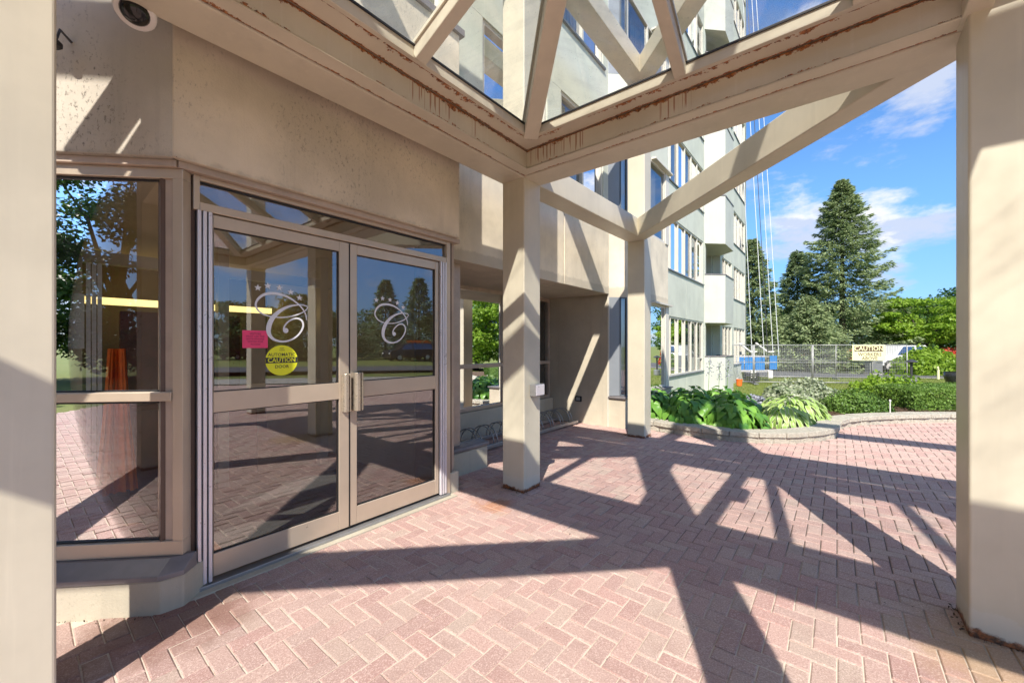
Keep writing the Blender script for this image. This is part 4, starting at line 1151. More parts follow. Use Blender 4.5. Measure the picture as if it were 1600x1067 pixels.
def broadleaf(x, y, h, r, mat, label, group, z0=-0.3, seed=1, n=16000, leaf=0.13, clumps=46, flat=0.55, bot=0.32, name='leafy_tree'):
    rr = random.Random(seed)
    t = thing(name, label, 'tree', (x, y, z0), group=group)
    tr = MB(); tr.tube([Vector((x, y, z0)), Vector((x + .1, y, z0 + h * .25)), Vector((x, y + .1, z0 + h * .5))], h * 0.03, 8, h * 0.018)
    q = MB(); cs = []
    for i in range(clumps):
        a = rr.uniform(0, 2 * math.pi); u_ = rr.random() ** 0.5; zz = rr.uniform(bot, 0.95)
        prof = math.sin(math.pi * min(1, max(0, (zz - bot * 0.6) / (1.05 - bot * 0.6)))) ** 0.6
        c_ = Vector((x + math.cos(a) * r * u_ * prof, y + math.sin(a) * r * u_ * prof, z0 + h * zz))
        cs.append((c_, r * rr.uniform(0.20, 0.36)))
        if i % 3 == 0:
            tr.tube([Vector((x, y, z0 + h * rr.uniform(.22, .45))), Vector((x, y, z0 + h * .5)).lerp(c_, .5) + Vector((0, 0, -.1)), c_], h * 0.010, 6, 0.015)
    part('trunk', tr, M['bark'], t)
    for i in range(n):
        c_, cr = rr.choice(cs)
        d = Vector((rr.gauss(0, 1), rr.gauss(0, 1), rr.gauss(0, 1))).normalized()
        p = c_ + Vector((d.x, d.y, d.z * flat)) * cr * rr.uniform(0.45, 1.05)
        leafset(q, p, leaf * rr.uniform(0.6, 1.2), Vector((0, 0, 0.8)) + d * 0.4, 0.8)
    part('crown', q, M[mat], t, recalc=False)
    return t
def at_px(px, Y): return (px - 800) / 628 * Y
G1 = 'spruces beyond the lawn'
spruce(at_px(1316, 30), 30, 14.4, 5.4, 'spruce', 'tallest blue-green spruce standing beyond the caution sign', G1, 330, 230, seed=3, leaf=0.17, bot=0.02)
spruce(at_px(1246, 33), 33, 9.7, 3.6, 'spruce_dark', 'smaller spruce with its tip beside the left flank of the tallest one', G1, 220, 150, seed=5, leaf=0.18)
spruce(at_px(1176, 31), 31, 10.2, 3.1, 'spruce', 'slender spruce half hidden behind the corner of the tower', G1, 240, 150, seed=8, leaf=0.17)
spruce(at_px(1262, 27.5), 27.5, 5.2, 3.6, 'spruce', 'low wide spruce skirting the ground in front of the dark ones', G1, 300, 90, seed=11, leaf=0.15)
G2 = 'leafy trees beyond the driveway'
broadleaf(at_px(1447, 27), 27, 5.0, 2.9, 'locust', 'lime green honey locust tree right of the spruces', G2, seed=2, n=17000, leaf=0.13, flat=0.32, bot=0.42)
broadleaf(at_px(1402, 38), 38, 6.0, 3.6, 'maple', 'darker leafy tree peeping between the tallest spruce and the lime locust', G2, seed=4, n=9000, leaf=0.2)
broadleaf(at_px(1470, 44), 44, 7.0, 4.5, 'locust', 'yellow-green tree far behind the honey locust by the right column', G2, seed=6, n=9000, leaf=0.22, flat=0.4)
broadleaf(at_px(1225, 48), 48, 6.0, 5.0, 'maple', 'dark leafy tree in the gap between the two left spruces', G2, seed=9, n=8000, leaf=0.24)
broadleaf(at_px(1345, 50), 50, 7.0, 6.0, 'maple', 'broad dark tree behind the tallest spruce', G2, seed=10, n=8000, leaf=0.26, bot=0.1)
broadleaf(at_px(1440, 60), 60, 6.0, 7.0, 'maple', 'wide low dark tree at the back of the driveway', G2, seed=12, n=9000, leaf=0.26, bot=0.08)
broadleaf(at_px(1560, 40), 40, 8.0, 5.0, 'maple', 'dark tree behind the nearest right column', G2, seed=13, n=7000, leaf=0.24, bot=0.1)
# the grove to the right, which the door glass mirrors
def mirror(px, Yp, tp=-2.84, far=None):
    p = Vector(((px - 800) / 628 * Yp, Yp, 0)); s_, t_ = to_st(p); return ST(s_, 2 * tp - t_)
G3 = 'trees mirrored in the entrance glass'
labs = ['spruce mirrored in the right door, left of the two tips', 'spruce mirrored in the right door, nearest the finger guards']
for k_, (px, Yp, h, r_) in enumerate(((603, 44, 9.2, 3.6), (655, 44, 9.4, 3.8))):
    p = mirror(px, Yp); spruce(p.x, p.y, h, r_, 'spruce_dark', labs[k_], G3, 260, 40, seed=21 + k_, leaf=0.26)
tl = [(470, 40, 6.6, 4.5, 'leafy tree mirrored behind the white script on the left door'), (410, 46, 6.0, 4.5, 'leafy tree mirrored above the pink notice'),
      (350, 42, 6.4, 4.5, 'leafy tree mirrored at the hinge side of the left door'), (560, 55, 6.4, 5.5, 'leafy tree mirrored where the two doors meet'), (700, 60, 6.5, 6.0, 'leafy tree mirrored beyond the right door')]
for k_, (px, Yp, h, r_, lb) in enumerate(tl):
    p = mirror(px, Yp); broadleaf(p.x, p.y, h, r_, 'maple', lb, G3, seed=30 + k_, n=7000, leaf=0.24, bot=0.12)
for k_, (px, Yp, h, r_, lb) in enumerate(((745, 26, 5.2, 3.0, 'bright tree mirrored in the recess window beside the middle column'), (800, 30, 5.4, 3.2, 'second bright tree mirrored in the recess window'))):
    p = mirror(px, Yp, -4.34); broadleaf(p.x, p.y, h, r_, 'locust' if k_ == 0 else 'maple', lb, G3, seed=50 + k_, n=9000, leaf=0.16, bot=0.18)

for k_, (x_, y_, h_, r_, lb) in enumerate(((-14, -16.5, 11, 4.8, 'unseen dense tree added to block the sky mirrored in the middle of the left window'), (-18.5, -14.5, 11, 4.6, 'unseen dense tree added to block the sky mirrored in the left window beside the near column'), (-10, -20, 11, 4.6, 'unseen dense tree added to block the sky mirrored in the left window by its right frame'))):  # out-of-view trees added to hide the bright sky from the left window's reflection
    broadleaf(x_, y_, h_, r_, 'maple', lb, G3, seed=70 + k_, n=30000, leaf=0.14, bot=0.06, z0=0)
# hostas
def leaf_proto(name, L, W_, fold, droop, mat, rim=False):
    q = MB(); nl = 6
    rows = []
    for i in range(nl + 1):
        t_ = i / nl
        wv = W_ * (math.sin(math.pi * min(1, t_ * 0.92 + 0.08)) ** 0.75) * (1.15 - 0.5 * t_)
        zc = -droop * t_ * t_ * L; xc = L * t_ * (1 - 0.1 * t_)
        rows.append([(xc, -wv, zc + fold * wv - 0.15 * wv), (xc, -wv * .5, zc + fold * wv * .55), (xc, 0, zc), (xc, wv * .5, zc + fold * wv * .55), (xc, wv, zc + fold * wv - 0.15 * wv)])
    for r_ in rows:
        for p in r_: q.v.append(Vector(p))
    for i in range(nl):
        for j in range(4):
            q.f.append((i * 5 + j, i * 5 + j + 1, (i + 1) * 5 + j + 1, (i + 1) * 5 + j)); q.uv[len(q.f) - 1] = [(j / 4, i / nl), ((j + 1) / 4, i / nl), ((j + 1) / 4, (i + 1) / nl), (j / 4, (i + 1) / nl)]
    return q.mesh(name, mat, smooth=True)
HL = [leaf_proto('leaf', 0.165, 0.066, 0.35, d_, M['hosta']) for d_ in (0.5, 0.8, 1.05)]
HY = [leaf_proto('leaf', 0.20, 0.036, 0.30, d_, M['hosta_lime']) for d_ in (0.45, 0.75, 1.0)]
def hosta(x, y, r, h, n, protos, label, seed, group, z0=0.11):
    rr = random.Random(seed)
    t = thing('hosta_plant', label, 'hosta', (x, y, z0), group=group)
    st = MB()
    for i in range(n):
        f = (i + 0.5) / n
        a = i * 2.39996; el = math.acos(1 - f * 0.98)
        rad = r * math.sin(el) * rr.uniform(.85, 1.05); zz = h * math.cos(el) * rr.uniform(.85, 1.1) + 0.05
        p = Vector((math.cos(a) * rad, math.sin(a) * rad, zz))
        o = link('leaf', protos[rr.randrange(3)], t, p)
        pitch = -0.35 + el * 0.75 + rr.uniform(-.2, .25)
        sc2 = rr.uniform(0.75, 1.2)
        o.rotation_euler = (rr.uniform(-.35, .35), pitch, a + rr.uniform(-.5, .5)); o.scale = (sc2, sc2, sc2)
        if i % 4 == 0: st.tube([Vector((x, y, z0)), Vector((x, y, z0)) + p * 0.6 + Vector((0, 0, .03)), Vector((x, y, z0)) + p], 0.004, 4)
    part('stalks', st, M['hosta'], t)
GH = 'green hostas in the bed'
hs_ = [(2.55, 7.35, .42, .40, 70, 'dark green hosta clump at the left end of the bed by the second column'), (3.05, 6.85, .45, .42, 90, 'green hosta clump spilling over the block wall, second from the column'),
       (3.55, 6.5, .45, .36, 95, 'bright green hosta hanging over the front of the curved wall'), (3.3, 7.5, .50, .48, 85, 'tall green hosta at the back of the bed against the tower'),
       (3.85, 7.0, .42, .42, 90, 'green hosta at the right end of the leafy mass'), (2.7, 8.2, .5, .45, 60, 'hosta in the shade behind the second column'),
       (4.1, 7.8, .45, .42, 70, 'rear green hosta in front of the balcony wall')]
for i, a in enumerate(hs_): hosta(a[0], a[1], a[2], a[3], int(a[4] * 1.5), HL, a[5], 60 + i, GH)
hosta(5.05, 7.25, .52, .34, 190, HY, 'lime strap-leaved hosta spreading on the brown mulch', 81, 'lime hostas in the bed')
hosta(4.45, 6.6, .38, .26, 115, HY, 'small lime hosta just above the kerb beside the green ones', 82, 'lime hostas in the bed')
def shrub(x, y, rx, ry, h, n, leaf, mat, label, cat='shrub', name='shrub', seed=1, z0=0.05, boxy=False, group=None, stems=True, gap=0.0):
    rr = random.Random(seed); t = thing(name, label, cat, (x, y, z0), group=group)
    q = MB()
    for i in range(n):
        if boxy:
            p = Vector((rr.uniform(-1, 1), rr.uniform(-1, 1), rr.uniform(0, 1)))
            k_ = rr.random()
            if k_ < .45: p.z = 1 - 0.12 * rr.random() ** 2
            elif k_ < .8: p.y = -1 + 0.15 * rr.random() ** 2
            elif k_ < .9: p.x = -1 + 0.1 * rr.random()
            nz = mnoise.noise(Vector((p.x * rx * 2.2 + x, p.y * 2 + y, p.z * 2))) * 0.10
            rnd_c = 1 - 0.10 * (abs(p.x) ** 6 + abs(p.y) ** 6) * (p.z ** 4)
            p = Vector((p.x * rx * (1 + nz), p.y * ry * (1 + nz * 1.6), p.z * h * rnd_c * (1 + nz)))
        else:
            d = Vector((rr.gauss(0, 1), rr.gauss(0, 1), abs(rr.gauss(0, 1)))).normalized()
            bmp = 1 + 0.28 * mnoise.noise(d * 2.3 + Vector((seed, 0, 0)))
            k_ = rr.uniform(0.55, 1.02) * bmp
            p = Vector((d.x * rx * k_, d.y * ry * k_, d.z * h * k_))
        p += Vector((x, y, z0))
        leafset(q, p, leaf * rr.uniform(.6, 1.2), (p - Vector((x, y, z0))).normalized() * .8, 0.85)
    part('foliage', q, M[mat], t, recalc=False)
    if stems:
        sm = MB()
        for i in range(9):
            a = rr.uniform(0, 6.28); sm.tube([Vector((x, y, z0 - .02)), Vector((x + math.cos(a) * rx * .5, y + math.sin(a) * ry * .5, z0 + h * .6))], 0.010, 5, 0.005)
        part('stems', sm, M['bark'], t)
    return t
shrub(6.85, 8.0, 0.62, 0.48, 0.46, 9000, 0.030, 'box', 'rounded clipped boxwood bush in front of the hedge', seed=3, name='boxwood_bush', z0=0.06)
shrub(10.1, 8.6, 1.95, 0.50, 0.52, 22000, 0.030, 'box', 'long clipped boxwood hedge running behind the right column', cat='hedge', name='boxwood_hedge', seed=4, boxy=True, z0=0.05)
shrub(6.75, 9.3, 0.85, 0.6, 0.55, 6500, 0.048, 'varieg', 'variegated cream and green shrub behind the boxwood bush', seed=5, name='variegated_shrub', group='variegated shrubs in the bed')
shrub(5.9, 8.6, 0.52, 0.45, 0.44, 4200, 0.05, 'varieg', 'white-leaved shrub left of the boxwood bush', seed=6, name='variegated_shrub', group='variegated shrubs in the bed')
shrub(5.0, 8.5, 0.45, 0.4, 0.32, 3500, 0.045, 'lavender', 'greyish shrub with lilac flowers behind the lime hosta', seed=7, name='flowering_shrub')
shrub(4.45, 8.9, 0.4, 0.35, 0.34, 2600, 0.045, 'varieg', 'small pale shrub between the tower and the grey flowering shrub', seed=8, name='variegated_shrub', group='variegated shrubs in the bed')
shrub(9.3, 9.9, 1.1, .6, .68, 3500, 0.06, 'locust', 'bright green bush rising behind the long hedge', seed=9, name='low_bush', z0=0.0)
shrub(at_px(1452, 24), 24, 2.2, 1.2, 1.6, 6000, 0.12, 'locust', 'round green bush across the driveway under the locust', seed=12, name='garden_bush', z0=-0.3)
shrub(at_px(1496, 25), 25, 1.3, .8, 1.7, 2500, 0.12, 'redflower', 'red flowering bush across the driveway beside the right column', seed=13, name='flowering_bush', z0=-0.3)
shrub(at_px(1434, 30), 30, .8, .6, 2.0, 900, 0.12, 'redflower', 'small patch of red blossom at the foot of the lime locust', seed=14, name='flowering_bush', z0=-0.3)
# tall flower stems by the balcony
for i, (px, Y, hh) in enumerate(((1106, 8.9, 1.12), (1122, 9.1, 1.02), (1135, 9.0, 1.08))):
    x = at_px(px, Y); t = thing('flower_stalk', ['tall grey seed stalk above the hostas, nearest the strip window', 'middle seed stalk above the hostas', 'tall grey seed stalk above the hostas, right of the other two'][i], 'plant', (x, Y, 0.05), group='seed stalks above the hostas')
    part('stem', MB().tube([Vector((x, Y, 0.05)), Vector((x + .04, Y, hh))], 0.006, 5, 0.003), M['hosta'], t)
    q = MB(); 
    for k_ in range(70): leafset(q, Vector((x + .04 + rnd.gauss(0, .035), Y + rnd.gauss(0, .035), rnd.uniform(hh - .38, hh + .03))), 0.022)
    part('seed_heads', q, M['lavender'], t, recalc=False)['kind'] = 'stuff'
# grass blades
q = MB()
for i in range(26000):
    Y = rnd.uniform(9.2, 24); px = rnd.uniform(1150, 1480)
    x = at_px(px, Y)
    if Y > 22: continue
    z = terr(x, Y) - 0.03; hgt = rnd.uniform(.03, .08); a = rnd.uniform(0, 6.28); dx, dy = math.cos(a) * .006 * (Y / 9), math.sin(a) * .006
    b0 = len(q.v); lx, ly = rnd.gauss(0, .02), rnd.gauss(0, .02)
    q.v += [Vector((x - dx, Y - dy, z)), Vector((x + dx, Y + dy, z)), Vector((x + lx, Y + ly, z + hgt))]; q.f.append((b0, b0 + 1, b0 + 2))
o = part('grass', q, M['grass'], None, recalc=False); o['kind'] = 'stuff'; o['label'] = 'short green lawn grass behind the planted bed'; o['category'] = 'grass'
# mulch chips
q = MB()
for i in range(5000):
    px = rnd.uniform(1180, 1495); Y = rnd.uniform(5.8, 8.6); x = at_px(px, Y)
    if not in_bed(x, Y - 0.25): continue
    s3 = rnd.uniform(.006, .02); q.box(lambda a, b_, c_, x=x, Y=Y, r3=rnd.uniform(0, 3): Vector((x + a * math.cos(r3) - b_ * math.sin(r3), Y + a * math.sin(r3) + b_ * math.cos(r3), 0.108 + c_)), -s3, s3, -s3 * .4, s3 * .4, 0, 0.008)
o = part('bark_mulch', q, M['mulch'], None); o['kind'] = 'stuff'; o['label'] = 'loose brown bark mulch strewn over the bed'; o['category'] = 'mulch'
# weeds and dead leaves round the column feet
q = MB()
for (s0, t0) in cols[:3]:
    for i in range(60):
        e = rnd.choice([(rnd.uniform(0, CW), -0.02), (-0.02, rnd.uniform(0, CW)), (rnd.uniform(0, CW), CW + 0.02)])
        leafset(q, ST(s0 + e[0] + rnd.gauss(0, .008), t0 + e[1] + rnd.gauss(0, .008), 0.006 + abs(rnd.gauss(0, .006))), rnd.uniform(.004, .011))
for i in range(160):
    a = rnd.uniform(-3.0, 0); leafset(q, FL(a, 0.06 + abs(rnd.gauss(0, .01)), 0.004), rnd.uniform(.003, .008))
for i in range(90): leafset(q, XY(rnd.uniform(-1.5, 4.5), rnd.uniform(1.6, 6), 0.004), rnd.uniform(.003, .007), Vector((0, 0, 3)))
o = part('leaf_litter', q, M['bark'], None, recalc=False); o['kind'] = 'stuff'; o['label'] = 'brown leaf litter along the column feet and kerb'; o['category'] = 'leaf litter'

# =================================================================== SITE FENCE, SIGN, YARD THINGS
FZ = -0.3
def fence_panel(x0, y0, x1, y1, label):
    t = thing('fence_panel', label, 'fence panel', (x0, y0, FZ), group='temporary mesh fence panels')
    a, b_ = Vector((x0, y0, FZ)), Vector((x1, y1, FZ)); L = (b_ - a).length; d = (b_ - a) / L
    Zv = Vector((0, 0, 1))
    fr = MB(); H0, H1 = 0.10, 1.74
    fr.tube([a + Zv * 0.0, a + Zv * H1], 0.022, 8); fr.tube([b_ + Zv * 0.0, b_ + Zv * H1], 0.022, 8)
    fr.tube([a + Zv * H1, b_ + Zv * H1], 0.020, 8); fr.tube([a + Zv * H0, b_ + Zv * H0], 0.018, 8); fr.tube([a + Zv * 0.98, b_ + Zv * 0.98], 0.014, 8)
    part('frame', fr, M['fence'], t, smooth=True)
    wm = MB(); k_ = 0.075
    nx_ = int(L / k_)
    for i in range(1, nx_): wm.bar(a + d * i * k_ + Zv * H0, a + d * i * k_ + Zv * H1, 0.0055, 0.0055, d)
    nz_ = int((H1 - H0) / 0.12)
    for i in range(1, nz_): wm.bar(a + Zv * (H0 + i * 0.12), b_ + Zv * (H0 + i * 0.12), 0.0055, 0.0055)
    part('wire_mesh', wm, M['fence'], t)
    for p in (a, b_): part('foot', MB().box(lambda u_, v_, w_, p=p: p + d * u_ + Vector((-d.y, d.x, 0)) * v_ + Zv * w_, -0.05, 0.05, -0.3, 0.3, 0.0, 0.05), M['steel'], t)
    return t
fence_panel(8.6, 18.6, 10.8, 18.0, 'mesh fence panel standing in front of the tower windows, leftmost')
fence_panel(10.85, 18.0, 13.25, 17.75, 'mesh fence panel in front of the blue work platform')
fence_panel(13.3, 17.75, 15.55, 17.45, 'mesh fence panel between the platform and the caution sign')
fence_panel(15.6, 17.4, 17.15, 17.45, 'mesh fence panel ending by the grey post base, rightmost')
fence_panel(12.9, 21.6, 16.6, 20.6, 'rear mesh fence panel crossing the lawn behind the caution sign')
FS = lambda a, b_, c_: Vector((14.75, 17.46, -0.3)) + Vector((0.98, -0.1, 0)).normalized() * a + Vector((-0.1, -0.99, 0)) * b_ + Vector((0, 0, c_))
sg = thing('caution_sign', 'pale yellow CAUTION WORKERS ABOVE sign board tied to the mesh fence', 'sign', FS(0.65, 0.05, 1.05))
SGX0, SGX1 = 0.0, 1.31
part('board', MB().box(FS, SGX0, SGX1, 0.03, 0.05, 1.07, 1.75), M['sign'], sg)
part('title_bar', MB().box(FS, 0.08, 1.23, 0.0505, 0.052, 1.46, 1.70), M['brown_print'], sg)
text_mesh('lettering', 'CAUTION', 0.27, FS, 0.655, 1.58, 0.055, M['sign'], sg, bold=0.004, xs=0.95)
text_mesh('lettering', 'WORKERS', 0.20, FS, 0.69, 1.33, 0.053, M['brown_print'], sg, bold=0.003)
text_mesh('lettering', 'ABOVE', 0.20, FS, 0.69, 1.16, 0.053, M['brown_print'], sg, bold=0.003)
# suspended work platform
wp = thing('work_platform', 'blue and white suspended work platform resting on the lawn beside the tower', 'work platform', (11.4, 20.0, -0.3))
FP = lambda a, b_, c_: Vector((11.05, 20.0, -0.3)) + Vector((0.985, -0.1, 0)) * a + Vector((0.1, 0.985, 0)) * b_ + Vector((0, 0, c_))
part('deck', MB().box(FP, 0, 1.75, 0, 0.7, 0.42, 0.48), M['alu'], wp)
for a0 in (0.02, 0.50, 1.0): part('side_panel', MB().box(FP, a0, a0 + 0.44, -0.03, 0.0, 0.52, 1.15), M['blue'], wp)
part('end_panel', MB().box(FP, 1.66, 2.0, -0.06, -0.03, 0.55, 1.22), M['blue'], wp)
rl = MB()
for b_ in (0.0, 0.7):
    for z in (0.5, 0.84, 1.18): rl.bar(FP(0, b_, z), FP(1.75, b_, z), 0.035, 0.035)
for a in (0.0, 0.48, 0.97, 1.45, 1.75):
    for b_ in (0, 0.7): rl.bar(FP(a, b_, 0.42), FP(a, b_, 1.2), 0.035, 0.035)
part('guard_rail', rl, M['alu'], wp)
for a in (0.75, 1.55):
    stp = MB(); stp.bar(FP(a, -0.07, 0.1), FP(a, -0.07, 1.45), 0.10, 0.07); stp.bar(FP(a, -0.07, 1.42), FP(a - 0.55, -0.07, 1.85), 0.09, 0.07)
    stp.bar(FP(a + 0.28, -0.07, 0.05), FP(a + 0.28, -0.07, 1.40), 0.07, 0.06); stp.bar(FP(a, -0.07, 1.42), FP(a + 0.3, -0.07, 1.42), 0.08, 0.06)
    part('stirrup', stp, M['white'], wp, bevel=0.005)
    part('hoist', MB().box(FP, a + 0.02, a + 0.24, -0.12, 0.0, 0.12, 0.5), M['white'], wp, bevel=0.02)
# ropes
top_z = TOPZ + 0.5
for i, (pb, pt, Y, mt) in enumerate(((1194, 1161, 19.6, 'rope'), (1200, 1168, 19.7, 'dark_steel'), (1208, 1175, 19.8, 'rope'), (1217, 1182, 19.9, 'rope'), (1175, 1150, 19.5, 'rope'))):
    zb = 0.9
    zt = top_z; y_top = 540.5 - 628 * (zt - 1.4) / Y
    px_t = pb + (pt - pb) * (540.5 - y_top) / 540.5
    lab = ['pale rope hanging down the tower, second from the left', 'dark steel cable hanging among the pale ropes', 'pale rope hanging down beside the dark cable on its right', 'rightmost pale rope hanging from the tower to the platform', 'leftmost pale rope hanging close to the tower corner'][i]
    single('hanging_rope', MB().tube([Vector((at_px(pb, Y), Y, zb)), Vector((at_px(px_t, Y), Y, zt))], 0.014, 6), M[mt], lab, 'rope', at=(at_px(pb, Y), Y, zb), group='ropes hanging from the tower roof')
dv = thing('roof_davit', 'steel davit arms on the tower roof that carry the ropes', 'davit', ST(23, -4.5, TOPZ))
part('arm', MB().bar(ST(22.6, -5, TOPZ + 0.4), Vector((at_px(1100, 19.6), 19.6, top_z)), 0.12, 0.12).bar(ST(23.4, -5, TOPZ + 0.4), Vector((at_px(1130, 19.8), 19.8, top_z)), 0.12, 0.12), M['steel'], dv)
# crate, bucket, cabinet, lamp base
def open_box(F, x0, x1, y0, y1, z0, z1, th):
    q = MB(); q.box(F, x0, x1, y0, y1, z0, z0 + th); q.box(F, x0, x1, y0, y0 + th, z0 + th, z1); q.box(F, x0, x1, y1 - th, y1, z0 + th, z1)
    q.box(F, x0, x0 + th, y0 + th, y1 - th, z0 + th, z1); q.box(F, x1 - th, x1, y0 + th, y1 - th, z0 + th, z1); return q
XYF = lambda a, b_, c_: Vector((a, b_, c_))
cx0 = at_px(1170, 18.8)
ct = thing('plastic_crate', 'black slatted plastic crate on the grass before the work platform', 'crate', (cx0, 18.8, FZ))
cr = MB()
for z in (0.02, 0.14, 0.26, 0.36): cr.box(XYF, cx0, cx0 + 0.5, 18.8, 18.82, FZ + z, FZ + z + 0.06); cr.box(XYF, cx0, cx0 + 0.02, 18.82, 19.2, FZ + z, FZ + z + 0.06); cr.box(XYF, cx0 + .48, cx0 + 0.5, 18.82, 19.2, FZ + z, FZ + z + 0.06)
for i in range(7): cr.box(XYF, cx0 + i * 0.08, cx0 + i * 0.08 + 0.02, 18.79, 18.80, FZ, FZ + 0.42)
part('crate_wall', cr, M['black'], ct); part('crate_floor', MB().box(XYF, cx0 + .02, cx0 + .48, 18.82, 19.2, FZ, FZ + .02), M['black'], ct)
bxp = at_px(1155, 17.2)
bk = thing('bucket', 'orange bucket on the grass at the foot of the tower corner', 'bucket', (bxp, 17.2, FZ))
part('bucket_body', MB().lathe((bxp, 17.2, FZ), (0, 0, 1), [(0.10, 0), (0.12, 0.24), (0.13, 0.25), (0.13, 0.27), (0.11, 0.27), (0.09, 0.04)], 18), M['orange'], bk, smooth=False)
part('bucket_handle', MB().tube([Vector((bxp + -.125 * math.cos(a), 17.2, FZ + .25 + .10 * math.sin(a))) for a in [math.pi * i / 8 for i in range(9)]], 0.006, 5), M['steel'], bk)
ucx = at_px(1364, 24)
uc = thing('utility_cabinet', 'pale green-grey utility cabinet on the lawn behind the caution sign', 'cabinet', (ucx, 24, FZ))
part('cabinet_body', MB().box(XYF, ucx - .32, ucx + .32, 23.7, 24.2, FZ + 0.08, FZ + 0.98), M['steel'], uc, bevel=0.02)
part('cabinet_door', MB().box(XYF, ucx - .28, ucx + .28, 23.68, 23.698, FZ + 0.14, FZ + 0.9), M['steel'], uc, bevel=0.006)
part('plinth', MB().box(XYF, ucx - .36, ucx + .36, 23.66, 24.24, FZ - 0.02, FZ + 0.078), M['walk'], uc)
lx, ly = at_px(1424, 16.9), 16.9
lb_ = thing('post_stub', 'grey concrete pier with a dark post beside the right end of the fence', 'lamp base', (lx, ly, FZ))
part('pier', MB().lathe((lx, ly, FZ), (0, 0, 1), [(0.19, 0), (0.19, 0.29), (0.17, 0.31)], 20), M['steel'], lb_)
part('post', MB().tube([Vector((lx, ly, FZ + .31)), Vector((lx, ly, FZ + 0.98))], 0.045, 12), M['dark_steel'], lb_)
part('post_cap', MB().lathe((lx, ly, FZ + .98), (0, 0, 1), [(0.05, 0), (0.10, 0.02), (0.22, 0.05), (0.20, 0.07), (0.03, 0.16)], 16), M['dark_steel'], lb_)
px_, py_ = at_px(1496, 12.2), 12.2
pt_ = thing('dark_planter_pot', 'dark round planter pot with green leaves peeping out behind the right column', 'plant pot', (px_, py_, -0.25))
part('pot', MB().lathe((px_, py_, -0.25), (0, 0, 1), [(0.12, 0), (0.13, 0.3), (0.24, 0.5), (0.30, 0.72), (0.30, 0.86), (0.27, 0.86), (0.22, 0.6)], 22), M['charcoal'], pt_, smooth=True)
q = MB()
for i in range(500): leafset(q, Vector((px_ + rnd.gauss(0, .16), py_ + rnd.gauss(0, .16), 0.66 + abs(rnd.gauss(0, .13)))), .05)
part('leaves', q, M['locust'], pt_, recalc=False)
# irrigation stake in the bed
stx, sty = at_px(1364.5, 7.9), 7.55
single('garden_stake', MB().tube([Vector((stx, sty, 0.1)), Vector((stx, sty, 0.36))], 0.009, 8).lathe((stx, sty, 0.36), (0, 0, 1), [(0.016, 0), (0.018, 0.02), (0.006, 0.035)], 10), M['white'], 'thin white garden stake in the mulch before the boxwood bush', 'stake', at=(stx, sty, 0.1))
# far yellow bollard
bx2 = at_px(1466, 20.5)
single('bollard', MB().lathe((bx2, 20.5, -0.3), (0, 0, 1), [(0.05, 0), (0.05, 0.6), (0.03, 0.66)], 12), M['sign'], 'slim yellow bollard at the edge of the far driveway', 'bollard', at=(bx2, 20.5, -0.3))

# vehicles
def car(name, label, cat, loc, rz, mat, prof, glassp, wd, wheels, wr, extras=None):
    """side profile in (x,z) metres"""
    t = thing(name, label, cat, loc, rz=0)
    ca, sa = math.cos(rz), math.sin(rz); o = Vector(loc)
    F = lambda a, b_, c_: o + Vector((a * ca - b_ * sa, a * sa + b_ * ca, c_))
    def slab(pts, w0, w1=None, zc=0.9):
        q = MB(); n = len(pts)
        for sgn in (-1, 1):
            for (x, z) in pts:
                wv = w0 if z <= zc else w0 + ((w1 or w0) - w0) * (z - zc) / 0.6
                q.v.append(F(x, sgn * wv / 2, z))
        q.f.append(tuple(range(n))[::-1]); q.f.append(tuple(range(n, 2 * n)))
        for i in range(n):
            j = (i + 1) % n; q.f.append((i, j, n + j, n + i))
        return q
    part('body', slab(prof, wd, wd * 0.8), M[mat], t, bevel=0.05, seg=3)
    for gp in glassp:
        part('side_glass', slab(gp, wd * 1.006, wd * 0.812), M['car_glass'], t)
    for x in wheels:
        for sgn in (-1, 1):
            c0 = F(x, sgn * (wd / 2 - 0.11), wr); ax = (F(0, sgn, 0) - F(0, 0, 0))
            w_ = part('wheel', MB().lathe(c0 - ax * 0.1, ax, [(wr * .6, 0), (wr, 0.02), (wr, 0.2), (wr * .66, 0.225)], 20), M['black'], t)
            part('rim', MB().lathe(c0 + ax * 0.10, ax, [(wr * .64, 0), (wr * .6, 0.03), (wr * .1, 0.035)], 14), M['alu'], w_)
    L0 = min(p[0] for p in prof)
    for sgn in (-1, 1): part('headlight', MB().box(F, L0 - 0.01, L0 + 0.10, sgn * wd * .38 - .14, sgn * wd * .38 + .14, 0.66, 0.80), M['white'], t, bevel=0.02)
    return t
SEDAN = [(-2.2, .3), (-2.25, .6), (-2.1, .82), (-1.2, .95), (-.5, 1.38), (.2, 1.45), (1.0, 1.38), (1.6, 1.0), (2.2, .92), (2.25, .5), (2.15, .3)]
SEDG = [[(-1.0, .96), (-.45, 1.33), (.18, 1.38), (.18, .96)], [(.26, .96), (.26, 1.38), (.95, 1.31), (1.4, .98)]]
VAN = [(-2.4, .32), (-2.45, .7), (-2.3, .98), (-1.5, 1.15), (-.8, 1.68), (0, 1.78), (2.2, 1.72), (2.4, 1.1), (2.42, .4), (2.3, .32)]
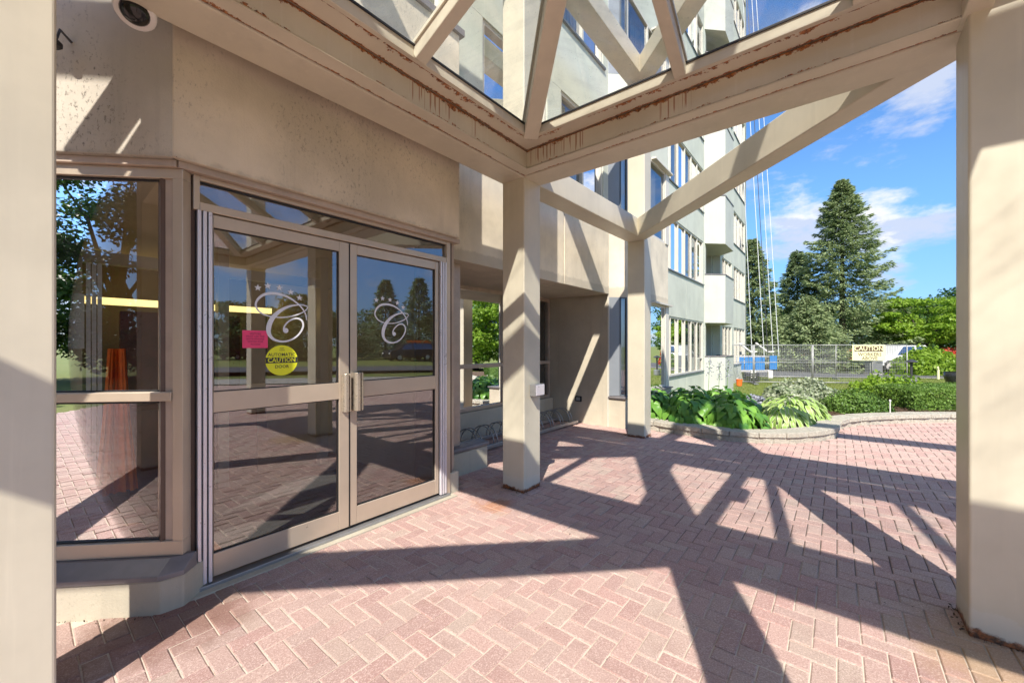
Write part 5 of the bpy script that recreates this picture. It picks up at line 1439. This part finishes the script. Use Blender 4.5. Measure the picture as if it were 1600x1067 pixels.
VANG = [[(-1.3, 1.12), (-.72, 1.62), (-.1, 1.70), (-.1, 1.12)], [(0, 1.12), (0, 1.70), (1.0, 1.68), (1.0, 1.12)], [(1.08, 1.12), (1.08, 1.68), (2.0, 1.62), (2.15, 1.12)]]
PICK = [(-2.7, .45), (-2.75, .75), (-2.65, 1.02), (-1.5, 1.12), (-.9, 1.72), (.5, 1.75), (.75, 1.12), (2.7, 1.12), (2.75, .6), (2.65, .45)]
PICKG = [[(-1.3, 1.13), (-.82, 1.66), (-.2, 1.68), (-.2, 1.13)], [(-.1, 1.13), (-.1, 1.68), (.45, 1.68), (.6, 1.13)]]
car('pickup_truck', 'white pickup truck parked on the far driveway behind the fence end', 'pickup truck', (25.6, 26.0, -0.3), R(-6), 'truck', PICK, PICKG, 1.9, (-1.75, 1.75), .40)
car('parked_car', 'small red car behind the fence left of the caution sign', 'car', (at_px(1322, 40), 40, -0.3), R(80), 'red', SEDAN, SEDG, 1.75, (-1.4, 1.4), .33)
car('parked_car', 'second red car glimpsed low through the fence by the blue platform', 'car', (at_px(1240, 46), 46, -0.3), R(70), 'red', SEDAN, SEDG, 1.75, (-1.4, 1.4), .33)
p = mirror(640, 40); car('minivan', 'dark minivan mirrored low in the right door glass', 'van', (p.x, p.y, -0.05), R(60), 'charcoal', VAN, VANG, 1.9, (-1.5, 1.5), .35)
p = mirror(400, 44); car('parked_car', 'dark blue car mirrored beside the pink notice on the left door', 'car', (p.x, p.y, -0.05), R(95), 'navy', SEDAN, SEDG, 1.8, (-1.4, 1.4), .33)
p = mirror(655, 42); sb = thing('banner', 'orange construction banner mirrored above the minivan in the right door', 'banner', (p.x, p.y, 0))
part('banner_cloth', MB().bar(p + Vector((-0.1, -1.3, 1.75)), p + Vector((0.1, 1.3, 1.75)), 0.03, 0.5), M['orange'], sb)
part('banner_post', MB().tube([p + Vector((-0.1, -1.3, -0.3)), p + Vector((-0.1, -1.3, 2.0))], 0.03, 8).tube([p + Vector((0.1, 1.3, -0.3)), p + Vector((0.1, 1.3, 2.0))], 0.03, 8), M['steel'], sb)
